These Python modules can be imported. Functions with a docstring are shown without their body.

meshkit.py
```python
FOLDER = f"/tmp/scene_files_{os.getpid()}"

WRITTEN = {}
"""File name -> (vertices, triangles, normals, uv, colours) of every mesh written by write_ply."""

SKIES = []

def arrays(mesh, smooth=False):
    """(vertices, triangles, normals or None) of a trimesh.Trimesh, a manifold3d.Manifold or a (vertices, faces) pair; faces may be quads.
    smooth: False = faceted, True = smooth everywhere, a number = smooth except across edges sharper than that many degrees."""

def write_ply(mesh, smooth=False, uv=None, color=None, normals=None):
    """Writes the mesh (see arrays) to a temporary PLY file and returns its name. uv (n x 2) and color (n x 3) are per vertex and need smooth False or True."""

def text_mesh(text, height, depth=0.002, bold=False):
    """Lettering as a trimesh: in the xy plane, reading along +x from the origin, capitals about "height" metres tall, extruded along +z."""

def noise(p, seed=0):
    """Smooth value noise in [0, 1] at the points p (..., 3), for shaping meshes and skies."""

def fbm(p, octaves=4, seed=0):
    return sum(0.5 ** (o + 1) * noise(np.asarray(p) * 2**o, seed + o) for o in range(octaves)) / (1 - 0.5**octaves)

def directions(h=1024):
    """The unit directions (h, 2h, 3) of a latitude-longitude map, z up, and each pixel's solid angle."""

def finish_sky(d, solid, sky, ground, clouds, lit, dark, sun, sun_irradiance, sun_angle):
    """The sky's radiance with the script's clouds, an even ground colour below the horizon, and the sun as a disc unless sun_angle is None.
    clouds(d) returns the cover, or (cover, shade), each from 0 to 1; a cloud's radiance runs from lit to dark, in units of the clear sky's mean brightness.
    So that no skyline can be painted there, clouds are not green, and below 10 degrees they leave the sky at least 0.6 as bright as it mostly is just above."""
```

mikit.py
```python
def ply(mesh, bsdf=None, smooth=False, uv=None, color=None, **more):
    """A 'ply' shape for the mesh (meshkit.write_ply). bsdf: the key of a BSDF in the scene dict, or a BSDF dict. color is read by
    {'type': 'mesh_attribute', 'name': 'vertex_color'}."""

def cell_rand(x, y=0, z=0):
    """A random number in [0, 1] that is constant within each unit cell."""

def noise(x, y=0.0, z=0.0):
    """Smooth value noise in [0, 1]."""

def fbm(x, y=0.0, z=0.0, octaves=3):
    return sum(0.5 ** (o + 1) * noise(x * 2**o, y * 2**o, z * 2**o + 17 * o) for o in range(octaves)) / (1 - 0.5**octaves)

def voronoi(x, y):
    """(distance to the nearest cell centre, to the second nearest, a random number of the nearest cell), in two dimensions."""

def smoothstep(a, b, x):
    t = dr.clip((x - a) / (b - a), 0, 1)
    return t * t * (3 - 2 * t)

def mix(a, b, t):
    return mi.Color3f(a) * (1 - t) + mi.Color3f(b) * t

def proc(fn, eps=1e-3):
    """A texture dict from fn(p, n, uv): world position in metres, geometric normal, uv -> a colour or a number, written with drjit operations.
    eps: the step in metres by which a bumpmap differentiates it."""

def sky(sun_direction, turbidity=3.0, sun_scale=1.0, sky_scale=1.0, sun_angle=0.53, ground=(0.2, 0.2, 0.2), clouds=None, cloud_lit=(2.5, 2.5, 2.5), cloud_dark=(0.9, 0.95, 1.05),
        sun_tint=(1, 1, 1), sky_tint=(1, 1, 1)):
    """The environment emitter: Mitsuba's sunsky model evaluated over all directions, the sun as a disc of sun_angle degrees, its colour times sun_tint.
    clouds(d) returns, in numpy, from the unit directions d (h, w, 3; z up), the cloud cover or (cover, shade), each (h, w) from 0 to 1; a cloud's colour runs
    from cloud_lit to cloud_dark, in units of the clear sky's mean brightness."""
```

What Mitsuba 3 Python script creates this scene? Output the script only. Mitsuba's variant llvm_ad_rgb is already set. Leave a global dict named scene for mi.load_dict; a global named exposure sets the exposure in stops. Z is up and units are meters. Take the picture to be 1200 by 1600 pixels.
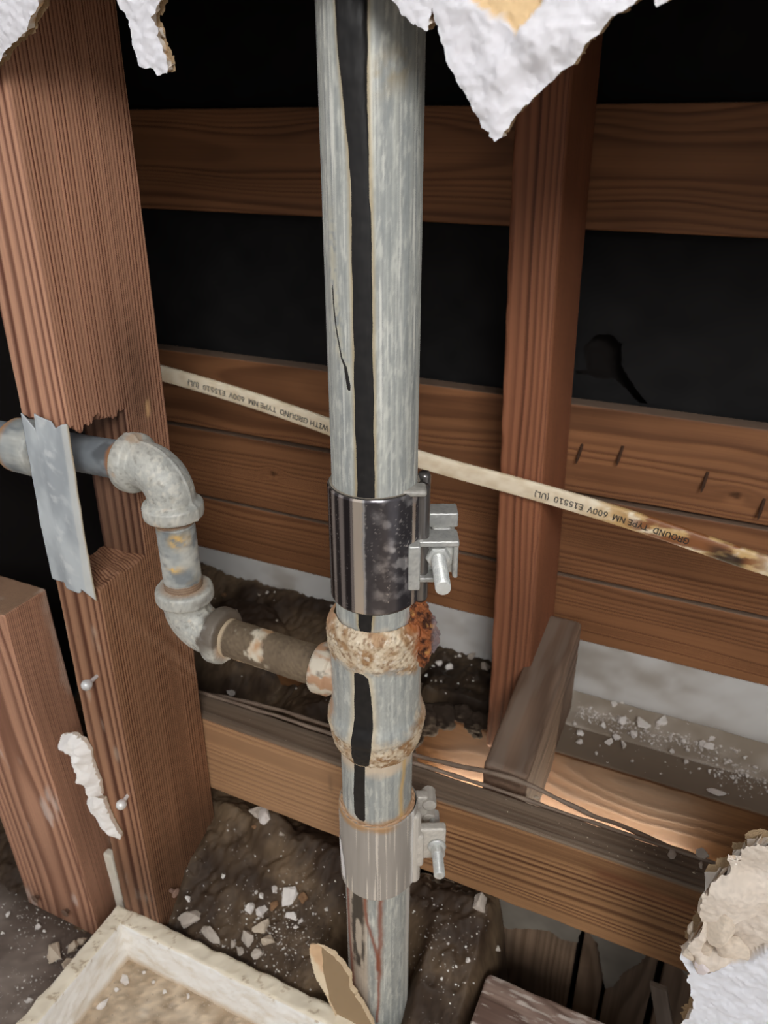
import math
import numpy as np
import trimesh
import mitsuba as mi
import mikit
import meshkit
from meshkit import fbm, noise
from scipy.spatial import Delaunay
import shapely
from shapely.geometry import Polygon

# ---------------------------------------------------------------- camera, light, exposure
H = 0.75                       # height of the camera over the datum; every length below is in metres, z measured from the camera's height
YAW, PITCH, ROLL = 24.885, 26.425, -0.1245
T = mi.ScalarTransform4f
y_, p_ = math.radians(YAW), math.radians(PITCH)
fwd = np.array([-math.sin(y_) * math.cos(p_), math.cos(y_) * math.cos(p_), -math.sin(p_)])
right = np.array([math.cos(y_), math.sin(y_), 0.0])
up = np.cross(right, fwd)
r_ = math.radians(ROLL)
up = -math.sin(r_) * right + math.cos(r_) * up
scene, labels = {'type': 'scene'}, {}
scene['camera'] = {'type': 'thinlens', 'fov': 2 * math.degrees(math.atan(600 / 1216.3)), 'fov_axis': 'x',
                   'aperture_radius': 0.0009, 'focus_distance': 0.42, 'near_clip': 0.01, 'far_clip': 50.0,
                   'to_world': T().look_at(origin=[0, 0, H], target=(fwd + [0, 0, H]).tolist(), up=up.tolist())}
exposure = 0.85
scene['room_light'] = {'type': 'constant', 'radiance': {'type': 'rgb', 'value': [0.34, 0.34, 0.345]}}
WIN_POS, WIN_AIM, WIN_W, WIN_H, WIN_L = np.array([0.56, -0.90, 0.74]), np.array([-0.2, 0.4, -0.3]), 0.55, 0.6, 14.5
GAP_LIGHT_L = 40.0


def lin(*c):
    c = np.asarray(c if len(c) > 1 else c[0], float) / 255.0
    return np.where(c <= 0.04045, c / 12.92, ((c + 0.055) / 1.055) ** 2.4)


def sstep(a, b, x):
    t = np.clip((np.asarray(x, float) - a) / (b - a), 0, 1)
    return t * t * (3 - 2 * t)


def mixc(a, b, t):
    t = np.asarray(t)[..., None]
    return np.asarray(a) * (1 - t) + np.asarray(b) * t


# ---------------------------------------------------------------- materials
VC = {'type': 'mesh_attribute', 'name': 'vertex_color'}


def mat(name, **k):
    scene[name] = {'type': 'twosided', 'bsdf': {'type': 'principled', 'base_color': VC, **k}}


mat('m_wood', roughness=0.62, specular=0.28)
mat('m_matte', roughness=0.85, specular=0.2)
mat('m_soil', roughness=0.6, specular=0.2)
mat('m_galv', roughness=0.5, specular=0.4, metallic=0.1)
mat('m_zinc', roughness=0.38, specular=0.5, metallic=0.3)
mat('m_steel', roughness=0.22, metallic=0.7, specular=0.5)
mat('m_tar', roughness=0.5, specular=0.3)
mat('m_paint', roughness=0.5, specular=0.4)
mat('m_plastic', roughness=0.45, specular=0.4)
mat('m_felt', roughness=0.8, specular=0.15)


# ---------------------------------------------------------------- mesh helpers
def cat(*ms):
    vs, fs, cs, n = [], [], [], 0
    for v, f, c in ms:
        vs.append(v); fs.append(np.asarray(f) + n); cs.append(np.broadcast_to(c, v.shape)); n += len(v)
    return np.vstack(vs), np.vstack(fs), np.vstack(cs)


def add(key, m, bsdf, smooth=True):
    v, f, c = m
    c = np.clip(np.broadcast_to(c, v.shape), 0.002, 0.95)
    v = v + [0, 0, H]
    if not smooth:
        v, c = v[f].reshape(-1, 3), c[f].reshape(-1, 3)
        f = np.arange(len(v)).reshape(-1, 3)
    scene[key] = mikit.ply(trimesh.Trimesh(v, f, process=False), bsdf, smooth=bool(smooth), color=c)
    return key


def tag(key, label=None, category=None, group=None, kind=None):
    d = {}
    if label: d['label'] = label
    if category: d['category'] = category
    if group: d['group'] = group
    if kind: d['kind'] = kind
    labels[key] = d


def grid(P):
    n, m = P.shape[:2]
    i = np.arange(n * m).reshape(n, m)
    a, b, c, d = i[:-1, :-1].ravel(), i[1:, :-1].ravel(), i[1:, 1:].ravel(), i[:-1, 1:].ravel()
    return P.reshape(-1, 3), np.vstack([np.c_[a, b, c], np.c_[a, c, d]])


def lines(a, b, step, r):
    n = max(1, int(round((b - a - 2 * r) / step)))
    return np.r_[a, a + 0.3 * r, a + 0.65 * r, np.linspace(a + r, b - r, n + 1), b - 0.65 * r, b - 0.3 * r, b]


def box(x, y, z, step, r=0.0015, wob=0.0):
    """Rounded box as (v, f): x, y, z are (low, high); step per axis."""
    L = [lines(*q, s, r) for q, s in zip((x, y, z), step)]
    lo, hi = np.array([x[0], y[0], z[0]]), np.array([x[1], y[1], z[1]])
    V, F, n = [], [], 0
    for k in range(3):
        a, b = [j for j in range(3) if j != k]
        A, B = np.meshgrid(L[a], L[b], indexing='ij')
        for side in (0, 1):
            P = np.zeros(A.shape + (3,))
            P[..., a], P[..., b], P[..., k] = A, B, (hi if side else lo)[k]
            v, f = grid(P)
            e = np.cross(v[f[0, 1]] - v[f[0, 0]], v[f[0, 2]] - v[f[0, 0]])[k]
            if (e > 0) != bool(side): f = f[:, ::-1]
            V.append(v); F.append(f + n); n += len(v)
    V, F = np.vstack(V), np.vstack(F)
    q, idx = np.unique(np.round(V, 7), axis=0, return_inverse=True)
    idx = idx.ravel()
    V, F = q, idx[F]
    F = F[(F[:, 0] != F[:, 1]) & (F[:, 1] != F[:, 2]) & (F[:, 0] != F[:, 2])]
    rr = r * (0.55 + 0.9 * noise(V * 60, 3))[:, None] if wob else np.full((len(V), 1), r)
    core = np.clip(V, lo + rr, hi - rr)
    d = V - core
    l = np.linalg.norm(d, axis=1, keepdims=True)
    V = np.where(l > 1e-9, core + d / np.maximum(l, 1e-9) * np.minimum(l, rr), V)
    return V, F


def vnorm(v, f):
    n = np.zeros_like(v)
    q = np.cross(v[f[:, 1]] - v[f[:, 0]], v[f[:, 2]] - v[f[:, 0]])
    for k in range(3): np.add.at(n, f[:, k], q)
    return n / np.maximum(np.linalg.norm(n, axis=1, keepdims=True), 1e-20)


REDWOOD = (lin(182, 136, 110), lin(98, 58, 42))
ROTM = np.array(trimesh.transformations.euler_matrix(0.7, 0.5, 0.9))[:3, :3]


def rfbm(v, f, o, s): return fbm((v @ ROTM) * f, o, s)
def rnoise(v, f, s): return noise((v @ ROTM) * f, s)
FIR = (lin(140, 95, 63), lin(84, 50, 31))


def wood(v, axis, seed, pal, pith=(0.0, -0.2), spacing=0.0016, warp=0.004, wl=7.0, contrast=0.8, blotch=0.25, knots=(), vary=1.2):
    """Colour and late-wood amount of a board cut from a log: rings round a wandering pith. axis: the length; the two other axes in order are w, t."""
    o = [k for k in range(3) if k != axis]
    l, w, t = v[:, axis], v[:, o[0]], v[:, o[1]]
    s = seed * 7.31
    q = np.c_[l * wl, w * 9 + s, t * 9]
    w1 = w - pith[0] + warp * 2 * (fbm(q, 3, seed) - 0.5)
    t1 = t - pith[1] + warp * 2 * (fbm(q + 31.7, 3, seed + 5) - 0.5)
    rr = np.hypot(w1, t1)
    for kl, kw, kr in knots:
        dk = np.hypot((l - kl) * 0.6, t - kw)
        rr = rr + kr * 1.2 * np.exp(-(dk / kr / 1.3) ** 2)
    ph = rr / spacing
    ph = ph + vary * noise(np.c_[rr * 90, l * 0.6 + s, rr * 0], seed)
    fr = ph - np.floor(ph)
    ring = noise(np.c_[np.floor(ph) * 1.7 + s, l * 1.5, l * 0], seed + 2)
    late = sstep(0.25, 0.75, fr) * (1 - sstep(0.80, 1.0, fr)) * (0.45 + 0.75 * ring)
    fib = noise(np.c_[l * 10 + s, w * 1100, t * 1100], seed + 9)
    bl = fbm(np.c_[l * 9 + s, w * 22, t * 22], 3, seed + 4)
    c = mixc(pal[0], pal[1], np.clip(late * contrast, 0, 1))
    c = c * (0.86 + 0.28 * fib)[:, None] * (1 - blotch + 2 * blotch * bl)[:, None]
    for kl, kw, kr in knots:
        dk = np.hypot((l - kl) * 0.8, t - kw)
        c = mixc(c, pal[1] * 0.45, 0.8 * (1 - sstep(kr * 0.35, kr * 0.7, dk)))
    return c, late


def board(x, y, z, step, axis, seed, pal, r=0.0015, relief=0.00025, extra=None, shear=None, cut=None, **k):
    v, f = box(x, y, z, step, r, 1)
    if cut is not None: v = cut(v)
    c, late = wood(v, axis, seed, pal, **k)
    n = vnorm(v, f)
    v0 = v
    v = v + n * (relief * (late - 0.4))[:, None]
    if extra is not None: c = extra(v0, n, c)
    if shear is not None: v = shear(v)
    return v, f, c


def sweep(path, rad, seg=24, caps=True, ell=None):
    """Tube through the points; rad per point. Returns v, f, station index, angle index."""
    path = np.asarray(path, float)
    rad = np.broadcast_to(np.asarray(rad, float), len(path))
    t = np.gradient(path, axis=0)
    t /= np.linalg.norm(t, axis=1, keepdims=True)
    a = np.array([0, 0, 1.0]) if abs(t[0, 2]) < 0.9 else np.array([0, 1.0, 0])
    u = np.cross(t[0], a); u /= np.linalg.norm(u)
    P = np.zeros((len(path), seg + 1, 3))
    th = np.linspace(0, 2 * np.pi, seg + 1)
    for i in range(len(path)):
        u = u - t[i] * (u @ t[i]); u /= np.linalg.norm(u)
        w = np.cross(t[i], u)
        P[i] = path[i] + rad[i] * (np.cos(th)[:, None] * u + np.sin(th)[:, None] * w)
    n, m = len(path), seg
    P = P[:, :-1]
    i = np.arange(n * m).reshape(n, m)
    j = np.roll(i, -1, axis=1)
    a, b, c, d = i[:-1].ravel(), i[1:].ravel(), j[1:].ravel(), j[:-1].ravel()
    f = np.vstack([np.c_[a, c, b], np.c_[a, d, c]])
    v = P.reshape(-1, 3)
    if caps:
        k = len(v)
        v = np.vstack([v, path[0], path[-1]])
        f = np.vstack([f, np.c_[i[0], np.full(m, k), j[0]], np.c_[i[-1], j[-1], np.full(m, k + 1)]])
    e = np.cross(v[f[:, 1]] - v[f[:, 0]], v[f[:, 2]] - v[f[:, 0]])
    if (e * (v[f].mean(1) - path.mean(0))).sum() < 0 and len(path) == 2: f = f[:, ::-1]
    vol = np.einsum('ij,ij->i', v[f[:, 0]], np.cross(v[f[:, 1]], v[f[:, 2]])).sum()
    if caps and vol < 0: f = f[:, ::-1]
    return v, f


def sharp_path(pts, rad, eps=2e-4):
    """Profile along a line with rounded steps: pts positions along, rad radii."""
    return np.asarray(pts), np.asarray(rad)


# ---------------------------------------------------------------- the setting: sheathing boards, building paper, foundation, ground
def dirt(v, c, amt=0.5, seed=1, col=lin(96, 84, 72)):
    return mixc(c, col, amt * sstep(0.45, 0.75, fbm(v * 14, 4, seed)))


# black building paper behind the boards, with a torn hole beside the right stud
def felt(x, z, hole=None):
    X, Z = np.meshgrid(np.linspace(*x, 220), np.linspace(*z, 120), indexing='ij')
    Y = 0.699 + 0.004 * (fbm(np.stack([X * 6, Z * 6, X * 0], -1), 3, 5) - 0.5)
    P = np.stack([X, Y, Z], -1)
    v, f = grid(P)
    if hole is not None:
        c = v[f].mean(1)
        inside = shapely.contains_xy(hole, c[:, 0], c[:, 2])
        f = f[~inside]
    n = fbm(v * 40, 3, 8)
    return v, f, mixc(lin(24, 24, 25), lin(40, 39, 38), n)


HOLE = Polygon([(-0.128, -0.178), (-0.118, -0.166), (-0.105, -0.164), (-0.095, -0.172), (-0.093, -0.19), (-0.083, -0.204), (-0.066, -0.222), (-0.074, -0.222),
                (-0.09, -0.208), (-0.098, -0.203), (-0.112, -0.205), (-0.12, -0.202), (-0.131, -0.203), (-0.132, -0.2), (-0.122, -0.198)])


def felt_main():
    X, Z = np.meshgrid(np.r_[np.linspace(-1.15, -0.14, 120), np.linspace(-0.138, -0.05, 60), np.linspace(-0.045, 0.6, 60)],
                       np.r_[np.linspace(-0.8, -0.236, 40), np.linspace(-0.233, -0.15, 56), np.linspace(-0.145, 0.5, 60)], indexing='ij')
    q = np.stack([X * 6, Z * 6, X * 0], -1)
    Y = 0.699 + 0.004 * (fbm(q, 3, 5) - 0.5)
    v, f = grid(np.stack([X, Y, Z], -1))
    c = v[f].mean(1)
    f = f[~shapely.contains_xy(HOLE, c[:, 0], c[:, 2])]
    col = mixc(lin(18, 18, 19), lin(36, 35, 35), fbm(v * 40, 3, 8))
    return v, f, col


add('wall_back', felt_main(), 'm_felt')
tag('wall_back', 'black building paper behind the horizontal boards, torn low beside the right stud', kind='structure')
v, f = box((-1.15, 0.6), (0.725, 0.745), (-1.0, 0.55), (0.2, 0.02, 0.2), 0.002)
add('wall_outer', (v, f, lin(28, 24, 22)), 'm_felt'); tag('wall_outer', 'dark outer sheathing behind the building paper', kind='structure')
for nm, x in (('light_block_left', (-0.66, -0.645)), ('light_block_right', (0.6, 0.62))):  # unseen panels added to keep stray light out of the cavity
    v, f = box(x, (0.332, 0.745), (-1.0, 0.55), (0.02, 0.2, 0.2), 0.002)
    add(nm, (v, f, lin(26, 24, 24)), 'm_felt'); tag(nm, 'dark panel added at the end of the wall cavity to keep light out', kind='structure')
v, f = box((-1.17, 0.62), (0.3, 0.745), (0.55, 0.57), (0.2, 0.2, 0.02), 0.002)  # unseen lid added so no ambient light leaks in from above
add('cavity_cover', (v, f, lin(70, 52, 40)), 'm_matte'); tag('cavity_cover', 'dark cover added over the wall cavity to keep light out', kind='structure')

BOARDS = [((-0.0765, 0.0145), 11, 'topmost sheathing board, dark brown, with black paper above and below it', (-0.02, 0.62), 0.0021, 0.010),
          ((-0.3085, -0.2235), 13, 'sheathing board with nail points sticking out, first below the black paper', (-0.24, 0.60), 0.0035, 0.014),
          ((-0.397, -0.3125), 17, 'sheathing board crossed by the cable at right, second below the black paper', (-0.30, 0.63), 0.0022, 0.006),
          ((-0.4705, -0.400), 19, 'lowest sheathing board, coarse grained, just above the white foundation strip', (-0.39, 0.64), 0.0027, 0.006)]
for i, (z, sd, lb, pith, sp, wp) in enumerate(BOARDS):
    # order of the two cross axes for axis 0 is (y, z)
    m = board((-0.644, 0.59), (0.675, 0.695), z, (0.004, 0.005, 0.0007), 0, sd, FIR, r=0.0018, relief=0.0002,
              pith=(pith[1], pith[0]), spacing=sp * 1.5, warp=wp, wl=3.5, contrast=0.62, blotch=0.4, vary=3.0,
              knots=((), ((0.02, -0.285, 0.006),), ((-0.45, -0.35, 0.006),), ((-0.30, -0.43, 0.005),))[i],
              extra=lambda v, n, c: mixc(c, lin(120, 106, 94), 0.75 * sstep(0.5, 0.9, n[:, 2])))
    key = 'sheathing_board' + (f'_{i:03d}' if i else '')
    add(key, m, 'm_wood')
    tag(key, lb, 'board', 'sheathing boards on the far side')

# painted foundation strip and ledge
v, f = box((-0.644, 0.59), (0.681, 0.72), (-0.80, -0.473), (0.006, 0.01, 0.003), 0.003, 1)
n = fbm(v * 18, 4, 21)
v = v + np.c_[n * 0, 0.002 * (fbm(v * 30, 3, 4) - 0.5), n * 0]
c = mixc(lin(206, 204, 200), lin(168, 160, 150), sstep(0.45, 0.8, n))
c = mixc(c, lin(110, 96, 82), 0.8 * sstep(-0.530, -0.556, v[:, 2] + 0.02 * (n - 0.5)))
add('wall_foundation', (v, f, c), 'm_matte'); tag('wall_foundation', 'white painted foundation strip under the sheathing boards', kind='structure')
v, f = box((-0.13, 0.59), (0.632, 0.6805), (-0.80, -0.543), (0.004, 0.004, 0.02), 0.003, 1)
n = fbm(v * 25, 4, 22)
v[:, 2] += np.where(v[:, 2] > -0.6, 0.004 * (n - 0.5) + 0.006 * sstep(0.65, 0.68, v[:, 1]), 0)
c = mixc(lin(150, 137, 122), lin(186, 176, 164), sstep(0.4, 0.7, n))
add('ledge', (v, f, c), 'm_matte'); tag('ledge', 'grey dusty foundation ledge at right, below the white strip', kind='structure')

def sill_extra(v, n, c):
    c = mixc(c, lin(124, 112, 98), 0.85 * sstep(0.5, 0.9, n[:, 2]))
    return c
m = board((-0.60, 0.59), (0.588, 0.6315), (-0.66, -0.543), (0.004, 0.004, 0.001), 0, 23, (lin(116, 80, 50), lin(80, 50, 30)), r=0.003,
          pith=(0.75, -0.55), spacing=0.004, warp=0.012, contrast=0.5, blotch=0.35, extra=sill_extra)
add('sill_board', m, 'm_wood'); tag('sill_board', 'brown sill board behind the lower beam, sunlit along its bottom edge', 'board')


def soil_h(x, y):
    x, y = np.asarray(x, float), np.asarray(y, float)
    h = np.interp(y, [0.30, 0.335, 0.37, 0.43, 0.47, 0.55, 0.60, 0.67, 0.70], [-0.668, -0.655, -0.625, -0.583, -0.615, -0.588, -0.552, -0.505, -0.50])
    h = h - 0.06 * sstep(-0.418, -0.424, x) * (y < 0.42)
    h = h - 0.028 * sstep(-0.36, -0.24, x) * (y > 0.56) * sstep(0.56, 0.6, y)
    back = sstep(0.592, 0.603, y)
    h = h + np.where((x > -0.26) & (y > 0.575), sstep(-0.26, -0.23, x) * sstep(0.592, 0.604, y) * np.maximum(0, -0.526 - h), 0)
    pit = sstep(-0.245, -0.205, x) * sstep(0.455, 0.47, y) * (1 - back)
    h = h - 0.17 * pit
    h = h - 0.25 * sstep(-0.145, -0.125, x) * back              # the ledge is here instead
    # in front of the beam
    fr = 1 - sstep(0.44, 0.46, y)
    hole = sstep(-0.235, -0.2, x) * (1 - sstep(-0.165, -0.14, x)) * (1 - sstep(0.385, 0.42, y)) * fr
    h = h - 0.06 * hole
    pit2 = sstep(-0.105, -0.07, x) * (1 - back)
    h = h - 0.20 * pit2 + 0.17 * pit * pit2
    q = np.stack([x, y, x * 0], -1)
    h = h + 0.020 * (fbm(q * 16, 2, 31) - 0.5) + 0.017 * (fbm(q * 45, 3, 33) - 0.5) + 0.004 * (noise(q * 260, 35) - 0.5)
    # boulders of clay behind the elbow
    for bx, by, rx, ry, hh in ((-0.335, 0.545, 0.05, 0.045, 0.06), (-0.47, 0.60, 0.07, 0.05, 0.03), (-0.40, 0.50, 0.03, 0.02, 0.02), (-0.315, 0.425, 0.022, 0.018, 0.018)):
        d = 1 - ((x - bx) / rx) ** 2 - ((y - by) / ry) ** 2
        h = np.maximum(h, h + hh * np.sqrt(np.clip(d, 0, 1)))
    return h


X, Y = np.meshgrid(np.linspace(-0.643, 0.58, 620), np.r_[np.linspace(0.331, 0.60, 122), np.linspace(0.602, 0.6795, 34)], indexing='ij')
Z = soil_h(X, Y)
P = np.stack([X, Y, Z], -1)
v, f = grid(P)
f = f if np.cross(v[f[0, 1]] - v[f[0, 0]], v[f[0, 2]] - v[f[0, 0]])[2] > 0 else f[:, ::-1]
n = fbm(v * 22, 4, 41); n2 = noise(v * 500, 42)
c = mixc(lin(56, 43, 33), lin(114, 95, 74), sstep(0.35, 0.78, n))
c = c * (0.7 + 0.6 * n2)[:, None]
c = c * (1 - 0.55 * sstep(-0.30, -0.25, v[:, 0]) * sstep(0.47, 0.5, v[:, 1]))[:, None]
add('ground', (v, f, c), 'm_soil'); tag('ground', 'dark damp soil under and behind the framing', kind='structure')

for i, (x, y, z, r) in enumerate(((-0.228, 0.592, -0.556, 0.020), (-0.206, 0.594, -0.548, 0.017), (-0.188, 0.596, -0.540, 0.012), (-0.172, 0.595, -0.546, 0.015), (-0.154, 0.597, -0.538, 0.011), (-0.245, 0.585, -0.575, 0.020))):
    t_ = trimesh.creation.icosphere(4, 1.0)
    u = np.array(t_.vertices)
    v = u * (1 + 0.7 * (fbm(u * 1.7 + i * 3, 4, 43) - 0.5))[:, None] * np.array([r, r * 0.6, r]) + [x, y, z]
    key = 'ground__clod' + (f'_{i:03d}' if i else '')
    add(key, (v, np.array(t_.faces), mixc(lin(40, 32, 26), lin(62, 51, 42), fbm(v * 60, 3, 44))), 'm_matte')

# room floor: gritty bed inside the white curb, grey slab outside
v, f = box((-0.428, 0.6), (-0.9, 0.322), (-0.73, -0.69), (0.0025, 0.0025, 0.02), 0.003, 1) if False else box((-0.425, 0.6), (-0.35, 0.322), (-0.735, -0.69), (0.004, 0.0035, 0.02), 0.003, 1)
n = fbm(v * 60, 4, 51); n2 = noise(v * 420, 52)
v[:, 2] += np.where(v[:, 2] > -0.7, 0.004 * (n - 0.5) + 0.0015 * (n2 - 0.5), 0)
c = mixc(lin(164, 144, 120), lin(204, 186, 162), sstep(0.3, 0.7, n)) * (0.65 + 0.7 * n2)[:, None]
c = mixc(c, lin(214, 204, 190), sstep(0.75, 0.9, noise(v * 150, 53)))
add('floor', (v, f, c), 'm_matte'); tag('floor', 'tan gritty floor inside the white curb', kind='structure')
v, f = box((-1.6, -0.4255), (-1.2, 0.37), (-0.76, -0.713), (0.006, 0.005, 0.03), 0.003, 1)
n = fbm(v * 20, 4, 54); n2 = noise(v * 300, 55)
v[:, 2] += np.where(v[:, 2] > -0.72, 0.003 * (n - 0.5) + 0.001 * (n2 - 0.5), 0)
c = mixc(lin(100, 88, 80), lin(150, 138, 128), sstep(0.35, 0.7, n)) * (0.8 + 0.4 * n2)[:, None]
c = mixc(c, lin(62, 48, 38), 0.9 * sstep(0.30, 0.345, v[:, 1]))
add('floor_001', (v, f, c), 'm_matte'); tag('floor_001', 'dusty grey floor left of the white curb', kind='structure')
v, f = box((-2.5, 2.5), (-3.0, -0.35), (-0.80, -0.761), (0.2, 0.2, 0.03), 0.003)
add('floor_002', (v, f, lin(120, 112, 104)), 'm_matte'); tag('floor_002', 'room floor', kind='structure')

# window of the room, the daylight in front of the opening
def quad_light(key, pos, aim, w, h, L, col=(1, 0.99, 0.975)):
    d = aim - pos; d = d / np.linalg.norm(d)
    a = np.cross(d, [0, 0, 1.0]); a /= np.linalg.norm(a)
    b = np.cross(a, d)
    P = np.array([pos + sx * a * w / 2 + sy * b * h / 2 for sx, sy in ((-1, -1), (1, -1), (1, 1), (-1, 1))]) + [0, 0, H]
    F = np.array([[0, 1, 2], [0, 2, 3]])
    if np.cross(P[1] - P[0], P[2] - P[0]) @ d < 0: F = F[:, ::-1]
    scene[key] = {**mikit.ply(trimesh.Trimesh(P, F, process=False)), 'emitter': {'type': 'area', 'radiance': {'type': 'rgb', 'value': [L * q for q in col]}}}
quad_light('window_1', WIN_POS, WIN_POS + [0, 1, 0], WIN_W, WIN_H, WIN_L)
fr = []
for dx, dz, w_, h_ in ((-WIN_W / 2 - 0.02, 0, 0.04, WIN_H + 0.08), (WIN_W / 2 + 0.02, 0, 0.04, WIN_H + 0.08), (0, -WIN_H / 2 - 0.02, WIN_W, 0.04), (0, WIN_H / 2 + 0.02, WIN_W, 0.04)):
    v, f = box((WIN_POS[0] + dx - w_ / 2, WIN_POS[0] + dx + w_ / 2), (WIN_POS[1] - 0.03, WIN_POS[1] + 0.02), (WIN_POS[2] + dz - h_ / 2, WIN_POS[2] + dz + h_ / 2), (0.1, 0.02, 0.1), 0.003)
    fr.append((v, f, lin(225, 222, 215)))
add('window_1__frame', cat(*fr), 'm_paint')
tag('window_1', 'daylit window of the room', kind='structure')
quad_light('gap_light_2', np.array([-0.085, 0.5745, -0.642]), np.array([-0.085, 0.5795, -0.615]), 0.25, 0.009, GAP_LIGHT_L, (1, 0.86, 0.66)); tag('gap_light_2', 'added light panel low behind the beam, standing in for crawlspace daylight', kind='structure')  # unseen emitter added to light the sill from below, no real window

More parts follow.
